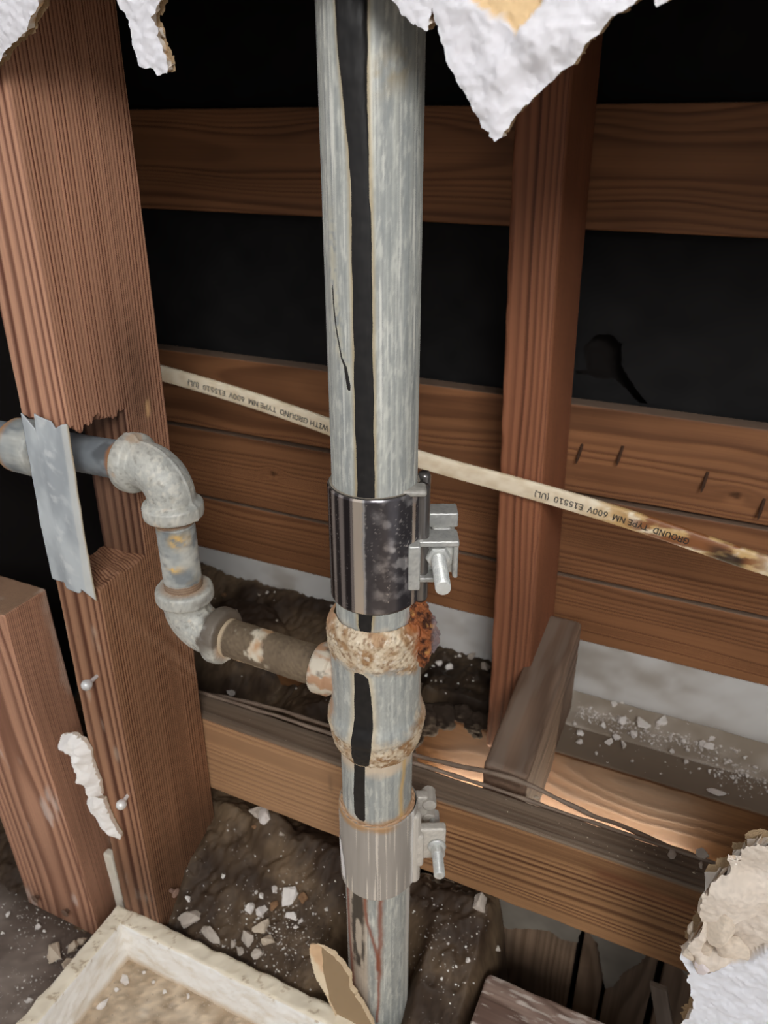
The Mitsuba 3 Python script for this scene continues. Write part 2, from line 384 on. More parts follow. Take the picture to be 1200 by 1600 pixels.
# ---------------------------------------------------------------- torn drywall
def slab(poly, y0, y1, res, disp, color, edge, jag=0.0015, seed=1):
    """A sheet with the outline poly in (x, z), front at y0, back at y1; disp(v) pushes the front towards -y."""
    rng = np.random.default_rng(seed)
    b = shapely.segmentize(poly.exterior, res * 1.1)
    B = np.array(b.coords)[:-1]
    q = np.c_[B * 240, B[:, :1] * 0]
    q2 = np.c_[B * 900, B[:, :1] * 0]
    B = B + jag * 2 * (np.c_[fbm(q, 3, seed), fbm(q + 50, 3, seed)] - 0.5) + jag * 0.8 * (np.c_[noise(q2, seed), noise(q2 + 50, seed)] - 0.5)
    pj = Polygon(B).buffer(0)
    if pj.geom_type != 'Polygon': pj = max(pj.geoms, key=lambda g: g.area)
    B = np.array(shapely.segmentize(pj.exterior, res * 1.1).coords)[:-1]
    if not pj.exterior.is_ccw: B = B[::-1]
    x0, z0, x1, z1 = pj.bounds
    gx, gz = np.meshgrid(np.arange(x0, x1, res), np.arange(z0, z1, res))
    G = np.c_[gx.ravel(), gz.ravel()] + rng.uniform(-0.3, 0.3, (gx.size, 2)) * res
    G = G[shapely.contains_xy(pj.buffer(-res * 0.5), G[:, 0], G[:, 1])]
    A = np.vstack([B, G])
    t = Delaunay(A).simplices
    cc = A[t].mean(1)
    t = t[shapely.contains_xy(pj, cc[:, 0], cc[:, 1])]
    ar = np.cross(A[t[:, 1]] - A[t[:, 0]], A[t[:, 2]] - A[t[:, 0]])
    t[ar < 0] = t[ar < 0][:, ::-1]
    nb, na = len(B), len(A)
    fv = np.c_[A[:, 0], np.full(na, y0), A[:, 1]]
    fv[:, 1] -= disp(fv)
    # rounded rim
    fc = color(fv)
    bv = np.c_[A[:, 0], np.full(na, y1), A[:, 1]]
    k = np.arange(nb); k2 = np.roll(k, -1)
    m1 = np.c_[B[:, 0], np.full(nb, y0 + 0.30 * (y1 - y0)), B[:, 1]]
    th_ = y1 - y0
    ins = 0.28 * th_ * (0.4 + 1.2 * fbm(np.c_[B * 300, B[:, :1]], 2, seed + 3))
    cen = np.roll(B, -1, 0) - np.roll(B, 1, 0)
    nrm = np.c_[cen[:, 1], -cen[:, 0]]; nrm /= np.maximum(np.linalg.norm(nrm, axis=1, keepdims=True), 1e-9)
    m1[:, [0, 2]] -= nrm * ins[:, None]
    e1 = fv[:nb].copy(); e2 = m1; e3 = bv[:nb].copy()
    e3[:, [0, 2]] -= nrm * (1.9 * ins)[:, None]; bv[:nb] = e3
    E = np.vstack([e1, e2, e3])
    ef = []
    for s in (0, nb):
        ef += [np.c_[k + s, k + s + nb, k2 + s + nb], np.c_[k + s, k2 + s + nb, k2 + s]]
    ef = np.vstack(ef)
    ec = edge(E)
    # orientation: front normals face -y
    nf = np.cross(fv[t[0, 1]] - fv[t[0, 0]], fv[t[0, 2]] - fv[t[0, 0]])
    ft = t if nf[1] < 0 else t[:, ::-1]
    return cat((fv, ft, fc), (bv, ft[:, ::-1], np.broadcast_to(lin(150, 128, 100), bv.shape)), (E, ef[:, ::-1], ec))


UL = [(-0.62, 0.03), (-0.50, 0.012), (-0.42, 0.02), (-0.387, 0.0138), (-0.3651, 0.0247), (-0.3549, 0.0294), (-0.3503, 0.033), (-0.3419, 0.037), (-0.3342, 0.0393), (-0.3302, 0.0448), (-0.3233, 0.0495),
      (-0.3208, 0.0528), (-0.3112, 0.0538), (-0.3001, 0.0522), (-0.2885, 0.0535), (-0.2787, 0.0515), (-0.2739, 0.0446), (-0.2717, 0.0373), (-0.2697, 0.0286), (-0.268, 0.0236),
      (-0.2617, 0.0222), (-0.2586, 0.0196), (-0.2541, 0.0207), (-0.2532, 0.0269), (-0.2577, 0.0355), (-0.2556, 0.0378), (-0.259, 0.0427), (-0.252, 0.0496), (-0.2359, 0.0563),
      (-0.2041, 0.0607), (-0.1696, 0.0563), (-0.1506, 0.047), (-0.1466, 0.0433), (-0.1413, 0.0393), (-0.1346, 0.0338), (-0.1301, 0.0316), (-0.1289, 0.0346), (-0.1285, 0.0401),
      (-0.1268, 0.0345), (-0.1241, 0.0293), (-0.1212, 0.0208), (-0.1129, 0.0099), (-0.1059, -0.0011), (-0.1004, -0.0062), (-0.098, -0.0044), (-0.0946, 0.0011), (-0.0877, 0.0075),
      (-0.0789, 0.0156), (-0.0723, 0.0195), (-0.0675, 0.0271), (-0.0605, 0.0325), (-0.0546, 0.0363), (-0.0528, 0.0388), (-0.0491, 0.039), (-0.0461, 0.0352), (-0.043, 0.0383),
      (-0.0339, 0.0472), (-0.0195, 0.0512), (0.0035, 0.0447), (0.06, 0.055), (0.15, 0.04), (0.30, 0.05)]
white_n = lambda v, s: fbm(v * 300, 3, s)


def wall_tex(v):
    q = v * [1, 0, 1]
    return 0.0020 * (fbm(q * 520, 2, 61) - 0.5) + 0.0018 * (fbm(q * 180, 2, 62) - 0.5) + 0.0026 * (fbm(q * 45, 3, 63) - 0.5)


def up_disp(v):
    z, x = v[:, 2], v[:, 0]
    q = v * [1, 0, 1]
    fold = 0.009 * sstep(0.045, 0.03, z) * sstep(-0.125, -0.10, x) * (fbm(q * 70, 2, 71) - 0.3)
    brown = brownmask(v)
    return wall_tex(v) + fold - 0.002 * brown


def brownmask(v):
    x, z = v[:, 0], v[:, 2]
    q = v * [1, 0, 1]
    j = 0.006 * (fbm(q * 160, 3, 75) - 0.5)
    line = np.interp(x, [-0.125, -0.116, -0.109, -0.104, -0.0985, -0.0945, -0.0905, -0.085, -0.06], [0.07, 0.0440, 0.0375, 0.0350, 0.0335, 0.0285, 0.0345, 0.0420, 0.06])
    return sstep(-0.001, 0.001, z - line + j)


def up_col(v):
    n = white_n(v, 3)
    c = mixc(lin(216, 215, 219), lin(204, 202, 205), n)
    return mixc(c, lin(214, 184, 140) * (0.92 + 0.12 * n)[:, None], brownmask(v))


def edge_col(v):
    n = fbm(v * 260, 3, 77)
    return mixc(lin(222, 214, 204), lin(196, 160, 116), sstep(0.52, 0.72, n))


up_poly = Polygon(UL + [(0.30, 0.085), (-0.62, 0.085)])
m = slab(up_poly, 0.3195, 0.3265, 0.0011, up_disp, up_col, edge_col, seed=5, jag=0.0011)
rest = box((-1.16, 0.61), (0.3195, 0.331), (0.084, 0.56), (0.2, 0.01, 0.1), 0.001)
add('torn_drywall', cat(m, (*rest, lin(224, 224, 228))), 'm_matte')
tag('torn_drywall', 'torn white wall board hanging in points at the top of the opening', 'wall board')

LR = [(0.30, -0.30), (0.082, -0.303), (0.0688, -0.3044), (0.057, -0.3146), (0.0534, -0.3137), (0.0479, -0.3191), (0.0473, -0.3271), (0.0426, -0.3304), (0.0437, -0.3396), (0.0365, -0.3434), (0.0362, -0.3492),
      (0.0328, -0.3511), (0.0372, -0.3734), (0.0378, -0.3807), (0.0347, -0.3851), (0.0333, -0.3965), (0.0338, -0.4016), (0.0311, -0.4076), (0.0327, -0.4132), (0.0355, -0.4142),
      (0.0382, -0.4265), (0.0419, -0.4326), (0.0444, -0.4454), (0.044, -0.4577), (0.0398, -0.4667), (0.0446, -0.5013), (0.0476, -0.5398), (0.046, -0.62), (0.05, -0.70), (0.30, -0.70)]


def lr_line(v):
    q = v * [1, 0, 1]
    j = 0.008 * (fbm(q * 130, 3, 81) - 0.5)
    return v[:, 2] - np.interp(v[:, 0], [0.03, 0.0423, 0.0584, 0.0704, 0.0826, 0.3], [-0.408, -0.4090, -0.3997, -0.3817, -0.3692, -0.36]) + j


def lr_disp(v):
    q = v * [1, 0, 1]
    g = sstep(-0.0006, 0.0008, lr_line(v))                     # torn core above, painted face below
    lump = 0.010 * sstep(0.45, 0.62, fbm(q * 42, 2, 83)) * sstep(0.07, 0.045, v[:, 0]) * sstep(-0.335, -0.35, v[:, 2]) * g
    core = -0.0035 + 0.0016 * (noise(q * 800, 85) - 0.5) + 0.004 * (fbm(q * 60, 3, 86) - 0.5) + lump
    return g * core + (1 - g) * wall_tex(v)


def lr_col(v):
    g = sstep(-0.0006, 0.0008, lr_line(v))
    n = noise(v * 700, 87); n2 = fbm(v * 60, 3, 88)
    core = mixc(lin(216, 206, 194), lin(190, 176, 160), n2) * (0.84 + 0.28 * n)[:, None]
    face = mixc(lin(218, 220, 225), lin(204, 205, 210), white_n(v, 3))
    return mixc(face, core, g)


m = slab(Polygon(LR), 0.3175, 0.332, 0.0013, lr_disp, lr_col, edge_col, seed=7, jag=0.002)
rest = box((0.295, 0.599), (0.3195, 0.331), (-0.70, 0.0), (0.2, 0.01, 0.1), 0.001)
add('torn_drywall_001', cat(m, (*rest, lin(224, 224, 228))), 'm_matte')
tag('torn_drywall_001', 'broken white plaster wall board with bare cream core at the lower right', 'wall board')
# wall board left of the opening
v, f = box((-1.16, -0.63), (0.3195, 0.331), (-0.70, 0.10), (0.1, 0.01, 0.1), 0.001)
add('wall_front', (v, f, lin(224, 224, 228)), 'm_matte'); tag('wall_front', 'white wall board left of the opening', kind='structure')

# ---------------------------------------------------------------- posts, stud, beam
def whitewear(v, n, c, amt=0.5, seed=3):
    w = sstep(0.66, 0.8, fbm(np.c_[v[:, 0] * 60, v[:, 1] * 60, v[:, 2] * 18], 4, seed)) * sstep(0.70, 0.3, n[:, 0])
    return mixc(c, lin(214, 196, 184), amt * w)


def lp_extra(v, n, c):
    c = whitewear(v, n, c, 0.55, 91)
    # dark mottled patch above the elbow, and darker towards the foot
    st = np.exp(-(((v[:, 1] - 0.395) / 0.022) ** 2 + ((v[:, 2] + 0.155) / 0.05) ** 2)) * (0.6 + 0.8 * fbm(v * 40, 3, 93))
    c = c * (1 - 0.5 * np.clip(st, 0, 1))[:, None]
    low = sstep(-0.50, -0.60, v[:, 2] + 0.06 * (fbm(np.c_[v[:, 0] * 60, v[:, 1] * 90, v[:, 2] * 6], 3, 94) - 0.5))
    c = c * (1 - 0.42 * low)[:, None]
    nin = sstep(0.336, 0.345, v[:, 1]) * sstep(-0.4, -0.8, n[:, 1]) * sstep(-0.165, -0.175, v[:, 2]) * sstep(-0.300, -0.290, v[:, 2])  # shade inside the notch, painted into the wood colour
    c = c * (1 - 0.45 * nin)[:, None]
    brown = sstep(-0.20, -0.30, v[:, 2] + 0.05 * (fbm(np.c_[v[:, 0] * 20, v[:, 1] * 40, v[:, 2] * 8], 2, 97) - 0.5))
    c = c * mixc(np.ones(3), np.array([0.60, 0.58, 0.50]), brown * (0.75 + 0.25 * sstep(0.4, 0.9, n[:, 0])))
    for q, r, cc in (((-0.411, 0.333, -0.115), 0.0018, (40, 30, 24)), ((-0.3995, 0.333, -0.335), 0.0017, (40, 30, 24))):
        c = mixc(c, lin(*cc), 0.9 * sstep(r, r * 0.5, np.linalg.norm((v - q) * [1, 0.3, 1], axis=1)))
    chipm = np.exp(-(((v[:, 1] - 0.404) / 0.0022) ** 2 + ((v[:, 2] + 0.178 - 0.6 * (v[:, 1] - 0.404)) / 0.006) ** 4)) * (n[:, 0] > 0.5)
    return mixc(c, lin(214, 172, 126), 0.9 * chipm)


LPW = dict(pith=(-0.52, 0.03), relief=0.00015, spacing=0.0024, warp=0.0034, wl=2.2, contrast=0.95, blotch=0.2, vary=2.0)
lean = lambda v: v + np.c_[-0.010 * sstep(0.1, -0.65, v[:, 2]), 0 * v[:, 0], 0 * v[:, 0]] + [0.003, 0, 0]


def jag_top(v):
    m = v[:, 2] < -0.14
    j = fbm(np.c_[v[:, 0] * 120, v[:, 1] * 260, v[:, 2] * 0], 3, 95)
    w = sstep(-0.150, -0.1715, v[:, 2])
    v = v.copy(); v[:, 2] += w * (0.013 * (j - 0.45))
    return v


def jag_low(v):
    j = fbm(np.c_[v[:, 0] * 90, v[:, 1] * 90, v[:, 2] * 0], 3, 96)
    v = v.copy(); v[:, 2] += sstep(-0.30, -0.287, v[:, 2]) * 0.005 * (j - 0.5)
    return v


st = (0.0005, 0.00024, 0.003)
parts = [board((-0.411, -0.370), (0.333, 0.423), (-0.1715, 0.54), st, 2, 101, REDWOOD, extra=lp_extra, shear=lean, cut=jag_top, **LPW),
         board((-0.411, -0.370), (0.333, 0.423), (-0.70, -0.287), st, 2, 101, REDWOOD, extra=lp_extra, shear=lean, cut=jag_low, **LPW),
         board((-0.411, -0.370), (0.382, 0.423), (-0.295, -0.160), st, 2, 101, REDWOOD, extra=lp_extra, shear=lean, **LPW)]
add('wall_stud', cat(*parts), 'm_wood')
tag('wall_stud', 'reddish wooden stud at left, notched for the small pipe, fine straight grain', 'stud', 'upright studs')


def cp_extra(v, n, c):
    c = whitewear(v, n, c, 0.6, 111)
    c = mixc(c, lin(136, 112, 90), 0.7 * sstep(0.6, 0.9, n[:, 2])) * (1 - 0.25 * sstep(0.6, 0.9, n[:, 2]) * fbm(v * 90, 3, 8))[:, None]
    chip = sstep(0.007, 0.002, np.abs(v[:, 0] + 0.481) + np.abs(v[:, 1] - 0.374) * 0.6 + 0.008 * (fbm(v * 120, 3, 113) - 0.5)) * sstep(0.4, 0.6, noise(v * [0, 0, 30], 115) )
    c = mixc(c, lin(206, 188, 172), 0.35 * chip)
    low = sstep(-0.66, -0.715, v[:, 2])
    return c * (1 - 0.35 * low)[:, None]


m = board((-0.575, -0.479), (0.333, 0.376), (-0.713, -0.339), (0.00045, 0.00045, 0.004), 2, 119, REDWOOD, r=0.002, extra=cp_extra,
          shear=lambda v: v + np.c_[0.018 * sstep(-0.34, -0.72, v[:, 2]), 0 * v[:, 0], 0 * v[:, 0]],
          pith=(-0.52, 0.50), spacing=0.0017, warp=0.003, wl=3.0, contrast=0.8, blotch=0.2)
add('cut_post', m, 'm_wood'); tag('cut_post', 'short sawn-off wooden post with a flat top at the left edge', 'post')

m = board((-0.168, -0.130), (0.583, 0.6745), (-0.56, 0.54), (0.0005, 0.0008, 0.005), 2, 131, (lin(140, 90, 64), lin(84, 46, 30)), r=0.004,
          pith=(-0.19, 0.46), spacing=0.0019, warp=0.004, wl=2.5, contrast=0.8, blotch=0.25,
          shear=lambda v: v + np.c_[-0.004 + 0.013 * sstep(0.1, -0.55, v[:, 2]), 0 * v[:, 0], 0 * v[:, 0]])
add('wall_stud_001', m, 'm_wood'); tag('wall_stud_001', 'reddish wooden stud right of the pipe, the cable crossing in front of it', 'stud', 'upright studs')


def beam_extra(v, n, c):
    g = sstep(0.35, 0.9, n[:, 2] + 0.5 * sstep(-0.485, -0.476, v[:, 2] + 0.006 * (fbm(v * 50, 3, 141) - 0.5)))
    gray = mixc(lin(128, 114, 100), lin(88, 76, 66), noise(np.c_[v[:, 0] * 12, v[:, 1] * 700, v[:, 2] * 500], 142))
    c = mixc(c, gray, 0.9 * g)
    red = sstep(0.55, 0.7, fbm(np.c_[v[:, 0] * 14, v[:, 1], v[:, 2] * 40], 3, 143)) * sstep(-0.51, -0.49, v[:, 2]) * sstep(-0.16, -0.1, v[:, 0])
    c = mixc(c, lin(128, 74, 50), 0.6 * red)
    for bx, bz_, hh in ((-0.247, -0.500, 0.010), (-0.215, -0.512, 0.012)):
        c = mixc(c, lin(40, 32, 28), 0.85 * np.exp(-((v[:, 0] - bx) / 0.0016) ** 2 - ((v[:, 2] - bz_) / hh) ** 4))
    c = c * mixc(np.ones(3), np.array([0.62, 0.59, 0.56]), sstep(-0.24, -0.10, v[:, 0]) * (1 - g))
    c = mixc(c, lin(166, 130, 98), 0.65 * sstep(-0.16, -0.26, v[:, 0]) * (1 - g))
    dark = sstep(-0.02, 0.04, v[:, 0]) * 0.35
    return c * (1 - dark * sstep(0.3, 0.7, fbm(np.c_[v[:, 0] * 10, v[:, 1], v[:, 2] * 50], 3, 144)))[:, None]


m = board((-0.52, 0.40), (0.4245, 0.4515), (-0.563, -0.4755), (0.003, 0.0006, 0.0005), 0, 147, (lin(186, 142, 102), lin(100, 62, 38)), r=0.0025, relief=0.0004, extra=beam_extra,
          pith=(0.31, -0.66), spacing=0.0052, warp=0.010, wl=2.4, contrast=0.8, blotch=0.35, vary=4.0)
add('beam', m, 'm_wood'); tag('beam', 'horizontal lower beam passing behind the pipe, coarse grain and grey weathered top', 'beam')

m = board((-0.129, -0.091), (0.470, 0.660), (-0.545, -0.436), (0.0008, 0.003, 0.003), 1, 151, (lin(124, 102, 86), lin(70, 52, 42)), r=0.005, relief=0.0004,
          pith=(-0.11, -0.60), spacing=0.003, warp=0.006, wl=4, contrast=0.7, blotch=0.3,
          shear=lambda v: v + np.c_[0 * v[:, 0], 0 * v[:, 0], -0.036 * (0.66 - v[:, 1]) / 0.2],
          extra=lambda v, n, c: mixc(c, lin(128, 114, 102), 0.6 * sstep(0.5, 0.9, n[:, 2]) * sstep(0.35, 0.65, fbm(np.c_[v[:, 0] * 110, v[:, 1] * 14, v[:, 2]], 3, 153))))
add('brace_block', m, 'm_wood'); tag('brace_block', 'weathered wooden block running back from the beam to the right stud', 'block')

m = board((-0.093, 0.16), (0.336, 0.4005), (-0.70, -0.620), (0.0015, 0.0008, 0.004), 0, 157, (lin(148, 126, 114), lin(104, 82, 72)), r=0.003, relief=0.0006,
          pith=(0.36, -0.80), spacing=0.003, warp=0.01, wl=8, contrast=0.8, blotch=0.35,
          extra=lambda v, n, c: mixc(c, lin(206, 194, 184), 0.8 * sstep(0.54, 0.70, fbm(np.c_[v[:, 0] * 60 + v[:, 1] * 30, v[:, 1] * 300, v[:, 2] * 100], 4, 158))))
add('wood_offcut', m, 'm_wood'); tag('wood_offcut', 'weathered grey-brown plank end lying at the bottom right of the pipe', 'plank')

# dark boards and torn felt seen under the beam at right
for i, (xa, xb, yo) in enumerate(((-0.118, -0.036, 0.0), (-0.031, -0.0075, 0.006), (-0.004, 0.034, 0.0), (0.040, 0.085, 0.004), (0.09, 0.16, 0.0))):
    m = board((xa, xb), (0.500 + yo, 0.509 + yo), (-0.95, -0.592), (0.0012, 0.004, 0.004), 2, 161 + i, (lin(138, 114, 94), lin(98, 76, 58)), r=0.0012,
              pith=(xa - 0.01, 0.42), spacing=0.004, warp=0.01, wl=6, contrast=0.6, blotch=0.4, extra=lambda v, n, c: dirt(v, c, 0.6, 5))
    key = 'skirting_board' + (f'_{i:03d}' if i else '')
    add(key, m, 'm_wood')
    tag(key, ('wide brown upright board low under the beam, nearest the pipe', 'narrow brown upright board under the beam', 'brown upright board under the beam, behind the torn grey felt',
              'dark upright board under the beam beside the leaning stick', 'upright board under the beam beside the broken plaster')[i], 'board', 'upright boards under the beam')
v, f = box((-0.16, 0.30), (0.520, 0.526), (-1.0, -0.585), (0.1, 0.005, 0.1), 0.001)  # sheet added so the emitter does not show between the boards
add('added_backing', (v, f, lin(40, 34, 30)), 'm_felt'); tag('added_backing', 'dark backing added behind the upright boards to hide the light panel', kind='structure')
for i, (pts, yy) in enumerate((([(-0.125, -0.58), (-0.034, -0.58), (-0.034, -0.672), (-0.05, -0.676), (-0.062, -0.672), (-0.082, -0.679), (-0.10, -0.69), (-0.125, -0.69)], 0.4955),
                               ([(-0.026, -0.58), (0.028, -0.58), (0.026, -0.648), (0.018, -0.672), (0.008, -0.688), (0.002, -0.715), (-0.004, -0.722), (-0.012, -0.69), (-0.018, -0.664), (-0.026, -0.654)], 0.4965),
                               ([(0.032, -0.58), (0.10, -0.58), (0.10, -0.68), (0.07, -0.672), (0.058, -0.66), (0.045, -0.645), (0.032, -0.64)], 0.4945))):
    m = slab(Polygon(pts), yy, yy + 0.0015, 0.002, lambda v: 0.003 * (fbm(v * [20, 0, 20], 2, 171) - 0.3),
             lambda v: mixc(lin(122, 114, 104), lin(150, 142, 130), fbm(v * 50, 3, 172)), lambda v: np.broadcast_to(lin(92, 84, 76), v.shape), seed=11 + i)
    key = 'torn_felt' + (f'_{i:03d}' if i else '')
    add(key, m, 'm_felt')
    tag(key, ('grey felt sheet under the beam, nearest the pipe', 'ragged grey felt tongue hanging to a point under the beam', 'grey felt scrap under the beam beside the broken plaster')[i], 'felt', 'torn felt under the beam')

m = board((0.0, 0.014), (0.0, 0.005), (-0.12, 0.0), (0.0008, 0.002, 0.003), 2, 177, (lin(176, 158, 142), lin(130, 110, 94)), r=0.001, spacing=0.003, pith=(0.0, -0.1),
          shear=lambda v: np.c_[0.030 + v[:, 0] - 0.34 * v[:, 2], 0.470 + v[:, 1] + 0.35 * v[:, 2], -0.655 + v[:, 2] * 0.9])
add('leaning_lath', m, 'm_wood'); tag('leaning_lath', 'pale lath leaning under the right end of the beam', 'lath')

# ---------------------------------------------------------------- plumbing
AX = np.array([-0.1735, 0.3615, 0.0])
D = np.array([0.4350, -0.9004, 0.0]); D /= np.linalg.norm(D)      # from the pipe towards the opening
Eh = np.array([0.9004, 0.4350, 0.0]); Eh /= np.linalg.norm(Eh)


def pt(a, b, z): return AX + np.multiply.outer(np.asarray(a, float), Eh) + np.multiply.outer(np.asarray(b, float), D) + np.multiply.outer(np.asarray(z, float), [0, 0, 1.0])


def shell(zs, phis, rfun, closed=True):
    """Surface of revolution about the pipe, phi from the front, positive to the right; returns v, f, phi, z."""
    PH, ZZ = np.meshgrid(phis, zs, indexing='ij')
    R = rfun(PH, ZZ)
    v = pt(R * np.sin(PH), R * np.cos(PH), ZZ)
    V, F = grid(v)
    nn = np.cross(V[F[:, 1]] - V[F[:, 0]], V[F[:, 2]] - V[F[:, 0]])
    if (nn * (V[F].mean(1) - AX) * [1, 1, 0]).sum() < 0: F = F[:, ::-1]
    if closed:
        n, m = PH.shape
        i = np.arange(n * m).reshape(n, m)
        i[-1] = i[0]
        F = i.reshape(-1)[F]
    return V, F, PH.reshape(-1), ZZ.reshape(-1)


PHI = np.linspace(-np.pi, np.pi, 241)
# the tar stripe: its left and right edge (degrees) at heights z
SZ = [-0.275, -0.262, -0.250, -0.166, -0.117, -0.055, -0.027, -0.010, 0.005, 0.030, 0.045, 0.50]
SL = [-16.0, -25.5, -26.5, -23.5, -24.0, -24.5, -24.0, -25.5, -29.5, -35.0, -37.0, -44.0]
SR = [-11.0, -5.0, -2.5, 0.0, -0.5, -1.0, -2.0, -2.5, -3.5, -4.0, -3.5, 1.0]
# on the tee and the lower pipe
TZ = [-0.4235, -0.418, -0.40, -0.372, -0.366, -0.345, -0.330, -0.310, -0.297, -0.292]
TL = [-28.0, -40.0, -42.0, -38.0, -33.0, -31.0, -29.0, -28.0, -28.0, -26.0]
TR = [-22.0, -20.0, -20.0, -20.0, -9.0, -5.0, -4.0, -6.0, -9.0, -20.0]


def galv(ph, z, seed, streaks=1.0):
    d = np.degrees(ph)
    q = np.c_[np.cos(ph) * 9, np.sin(ph) * 9, z * 5]
    streak = fbm(np.c_[np.cos(ph) * 22, np.sin(ph) * 22, z * 7], 4, seed)
    fine = noise(np.c_[np.cos(ph) * 75, np.sin(ph) * 75, z * 40], seed + 1)
    c = mixc(lin(146, 149, 146), lin(178, 180, 173), 0.5 + streaks * (sstep(0.25, 0.75, streak) - 0.5))
    c = mixc(c, lin(136, 142, 143), 0.5 * sstep(0.5, 0.75, fbm(q + 9, 3, seed + 2)))
    hair = noise(np.c_[np.cos(ph) * 130, np.sin(ph) * 130, z * 14], seed + 11)
    c = c * (0.86 + 0.20 * fine + 0.12 * hair)[:, None]
    c = mixc(c, lin(206, 206, 196), 0.5 * streaks * sstep(0.80, 0.92, hair))
    ws = noise(np.c_[np.cos(ph) * 45, np.sin(ph) * 45, z * 9 + 3], seed + 3) * fbm(np.c_[np.cos(ph) * 12, np.sin(ph) * 12, z * 22], 2, seed + 6)
    c = mixc(c, lin(216, 216, 208), 0.75 * streaks * sstep(0.36, 0.48, ws))
    v_ = np.c_[np.cos(ph) * 0.024, np.sin(ph) * 0.024, z]
    c = c * (0.90 + 0.20 * rfbm(v_, 900, 2, seed + 12))[:, None]
    c = mixc(c, lin(212, 212, 202), 0.42 * sstep(0.54, 0.68, rfbm(v_ * [1, 1, 0.22], 620, 4, seed + 13)))
    c = mixc(c, lin(118, 124, 126), 0.36 * sstep(0.56, 0.70, rfbm(v_ * [1, 1, 0.16], 480, 4, seed + 14)))
    c = mixc(c, lin(96, 100, 104), 0.5 * sstep(0.985, 1.0, noise(np.c_[np.cos(ph) * 90, np.sin(ph) * 90, z * 900], seed + 8)))
    return c


def halo(c, ph, z, ZL, L, R, w=4.0, amt=0.75, col=lin(164, 142, 96)):
    d = np.degrees(ph)
    l, r = np.interp(z, ZL, L), np.interp(z, ZL, R)
    e = np.minimum(np.abs(d - l), np.abs(d - r))
    ins = (z > ZL[0]) & (z < ZL[-1])
    return mixc(c, col, amt * np.exp(-(e / w) ** 2) * ins)


RP = 0.02415
wav = lambda ph, z: RP + 0.00012 * (noise(np.stack([np.cos(ph) * 14, np.sin(ph) * 14, z * 40], -1), 7) - 0.5)
zs = np.arange(-0.30, 0.5405, 0.0013)
v, f, ph, z = shell(zs, PHI, wav)
c = galv(ph, z, 201)
c = halo(c, ph, z, SZ, SL, SR, 3.2, 0.7)
# a band of dried glue high up, rust close to the leaking joint
glue = np.exp(-((z - 0.021 - 0.004 * (noise(np.c_[ph * 8, z * 0, z * 0], 3) - 0.5)) / 0.008) ** 2) * sstep(-2, 6, np.degrees(ph)) * sstep(52, 30, np.degrees(ph)) * sstep(0.35, 0.6, fbm(v * 130, 3, 5))
c = mixc(c, lin(160, 138, 92), 0.5 * glue)
d = np.degrees(ph)
leftdrip = np.interp(z, [-0.19, -0.11, -0.10, -0.07, -0.03], [-30, -32, -46, -52, -54])
c = mixc(c, lin(206, 200, 176), 0.6 * np.exp(-((d - leftdrip) / 7) ** 2) * sstep(-0.13, -0.1, z) * sstep(-0.02, -0.06, z) * (noise(v * 400, 6) > 0.4))
rust = sstep(-0.252, -0.275, z + 0.012 * (fbm(v * 90, 3, 9) - 0.5)) * sstep(40, 58, d + 18 * (fbm(v * 80, 3, 10) - 0.5))
c = mixc(c, lin(176, 96, 48), 0.85 * rust)
crust = sstep(-0.262, -0.272, z + 0.012 * (fbm(v * 120, 3, 11) - 0.5))
c = mixc(c, lin(206, 190, 166), 0.85 * crust)
add('standpipe', (v, f, c), 'm_galv')
tag('standpipe', 'tall grey galvanized pipe with a long black tar stripe down its front', 'pipe')


def stripe(ZL, L, R, rbase, thick, seed, dz=0.001, n=26):
    zz = np.arange(ZL[0], ZL[-1], dz)
    jag = lambda s: 3.0 * (fbm(np.c_[zz * 70, zz * 0 + s, zz * 0], 4, seed) - 0.5)
    l, r = np.radians(np.interp(zz, ZL, L) + jag(1)), np.radians(np.interp(zz, ZL, R) + jag(5))
    r = np.maximum(r, l + 0.02)
    t = np.linspace(0, 1, n)
    PH = l[None] + (r - l)[None] * t[:, None]
    ZZ = np.broadcast_to(zz, PH.shape)
    prof = (1 - np.abs(2 * t - 1) ** 4)[:, None] ** 0.5
    Rr = rbase(PH, ZZ) - 0.0002 + (thick(zz) if callable(thick) else thick) * prof * (0.8 + 0.4 * fbm(np.stack([PH * 7, ZZ * 110, ZZ * 0], -1), 3, seed))
    endt = np.minimum(sstep(0, 0.004, zz - ZL[0]), sstep(0, 0.003, ZL[-1] - zz))
    Rr = (rbase(PH, ZZ) - 0.0003) * (1 - endt) + Rr * endt
    V, F = grid(pt(Rr * np.sin(PH), Rr * np.cos(PH), ZZ))
    nn = np.cross(V[F[:, 1]] - V[F[:, 0]], V[F[:, 2]] - V[F[:, 0]])
    if (nn * (V[F].mean(1) - AX) * [1, 1, 0]).sum() < 0: F = F[:, ::-1]
    n_ = fbm(V * 260, 3, seed)
    return V, F, mixc(lin(20, 20, 21), lin(38, 36, 35), n_)


add('standpipe__tar_stripe', stripe(SZ, SL, SR, wav, lambda z: 0.0007 + 0.0022 * sstep(-0.02, 0.04, z), 211), 'm_tar')
labels['standpipe__tar_stripe'] = {'label': 'long black tar stripe'}
add('standpipe__tar_drip', stripe([-0.122, -0.118, -0.108, -0.104, -0.092, -0.080, -0.068], [-33, -35, -38, -43, -49, -53, -55.5], [-29, -29, -34, -40, -46.5, -51, -54.4], wav, 0.0006, 213, n=8), 'm_tar')
labels['standpipe__tar_drip'] = {'label': 'thin crooked tar drip'}

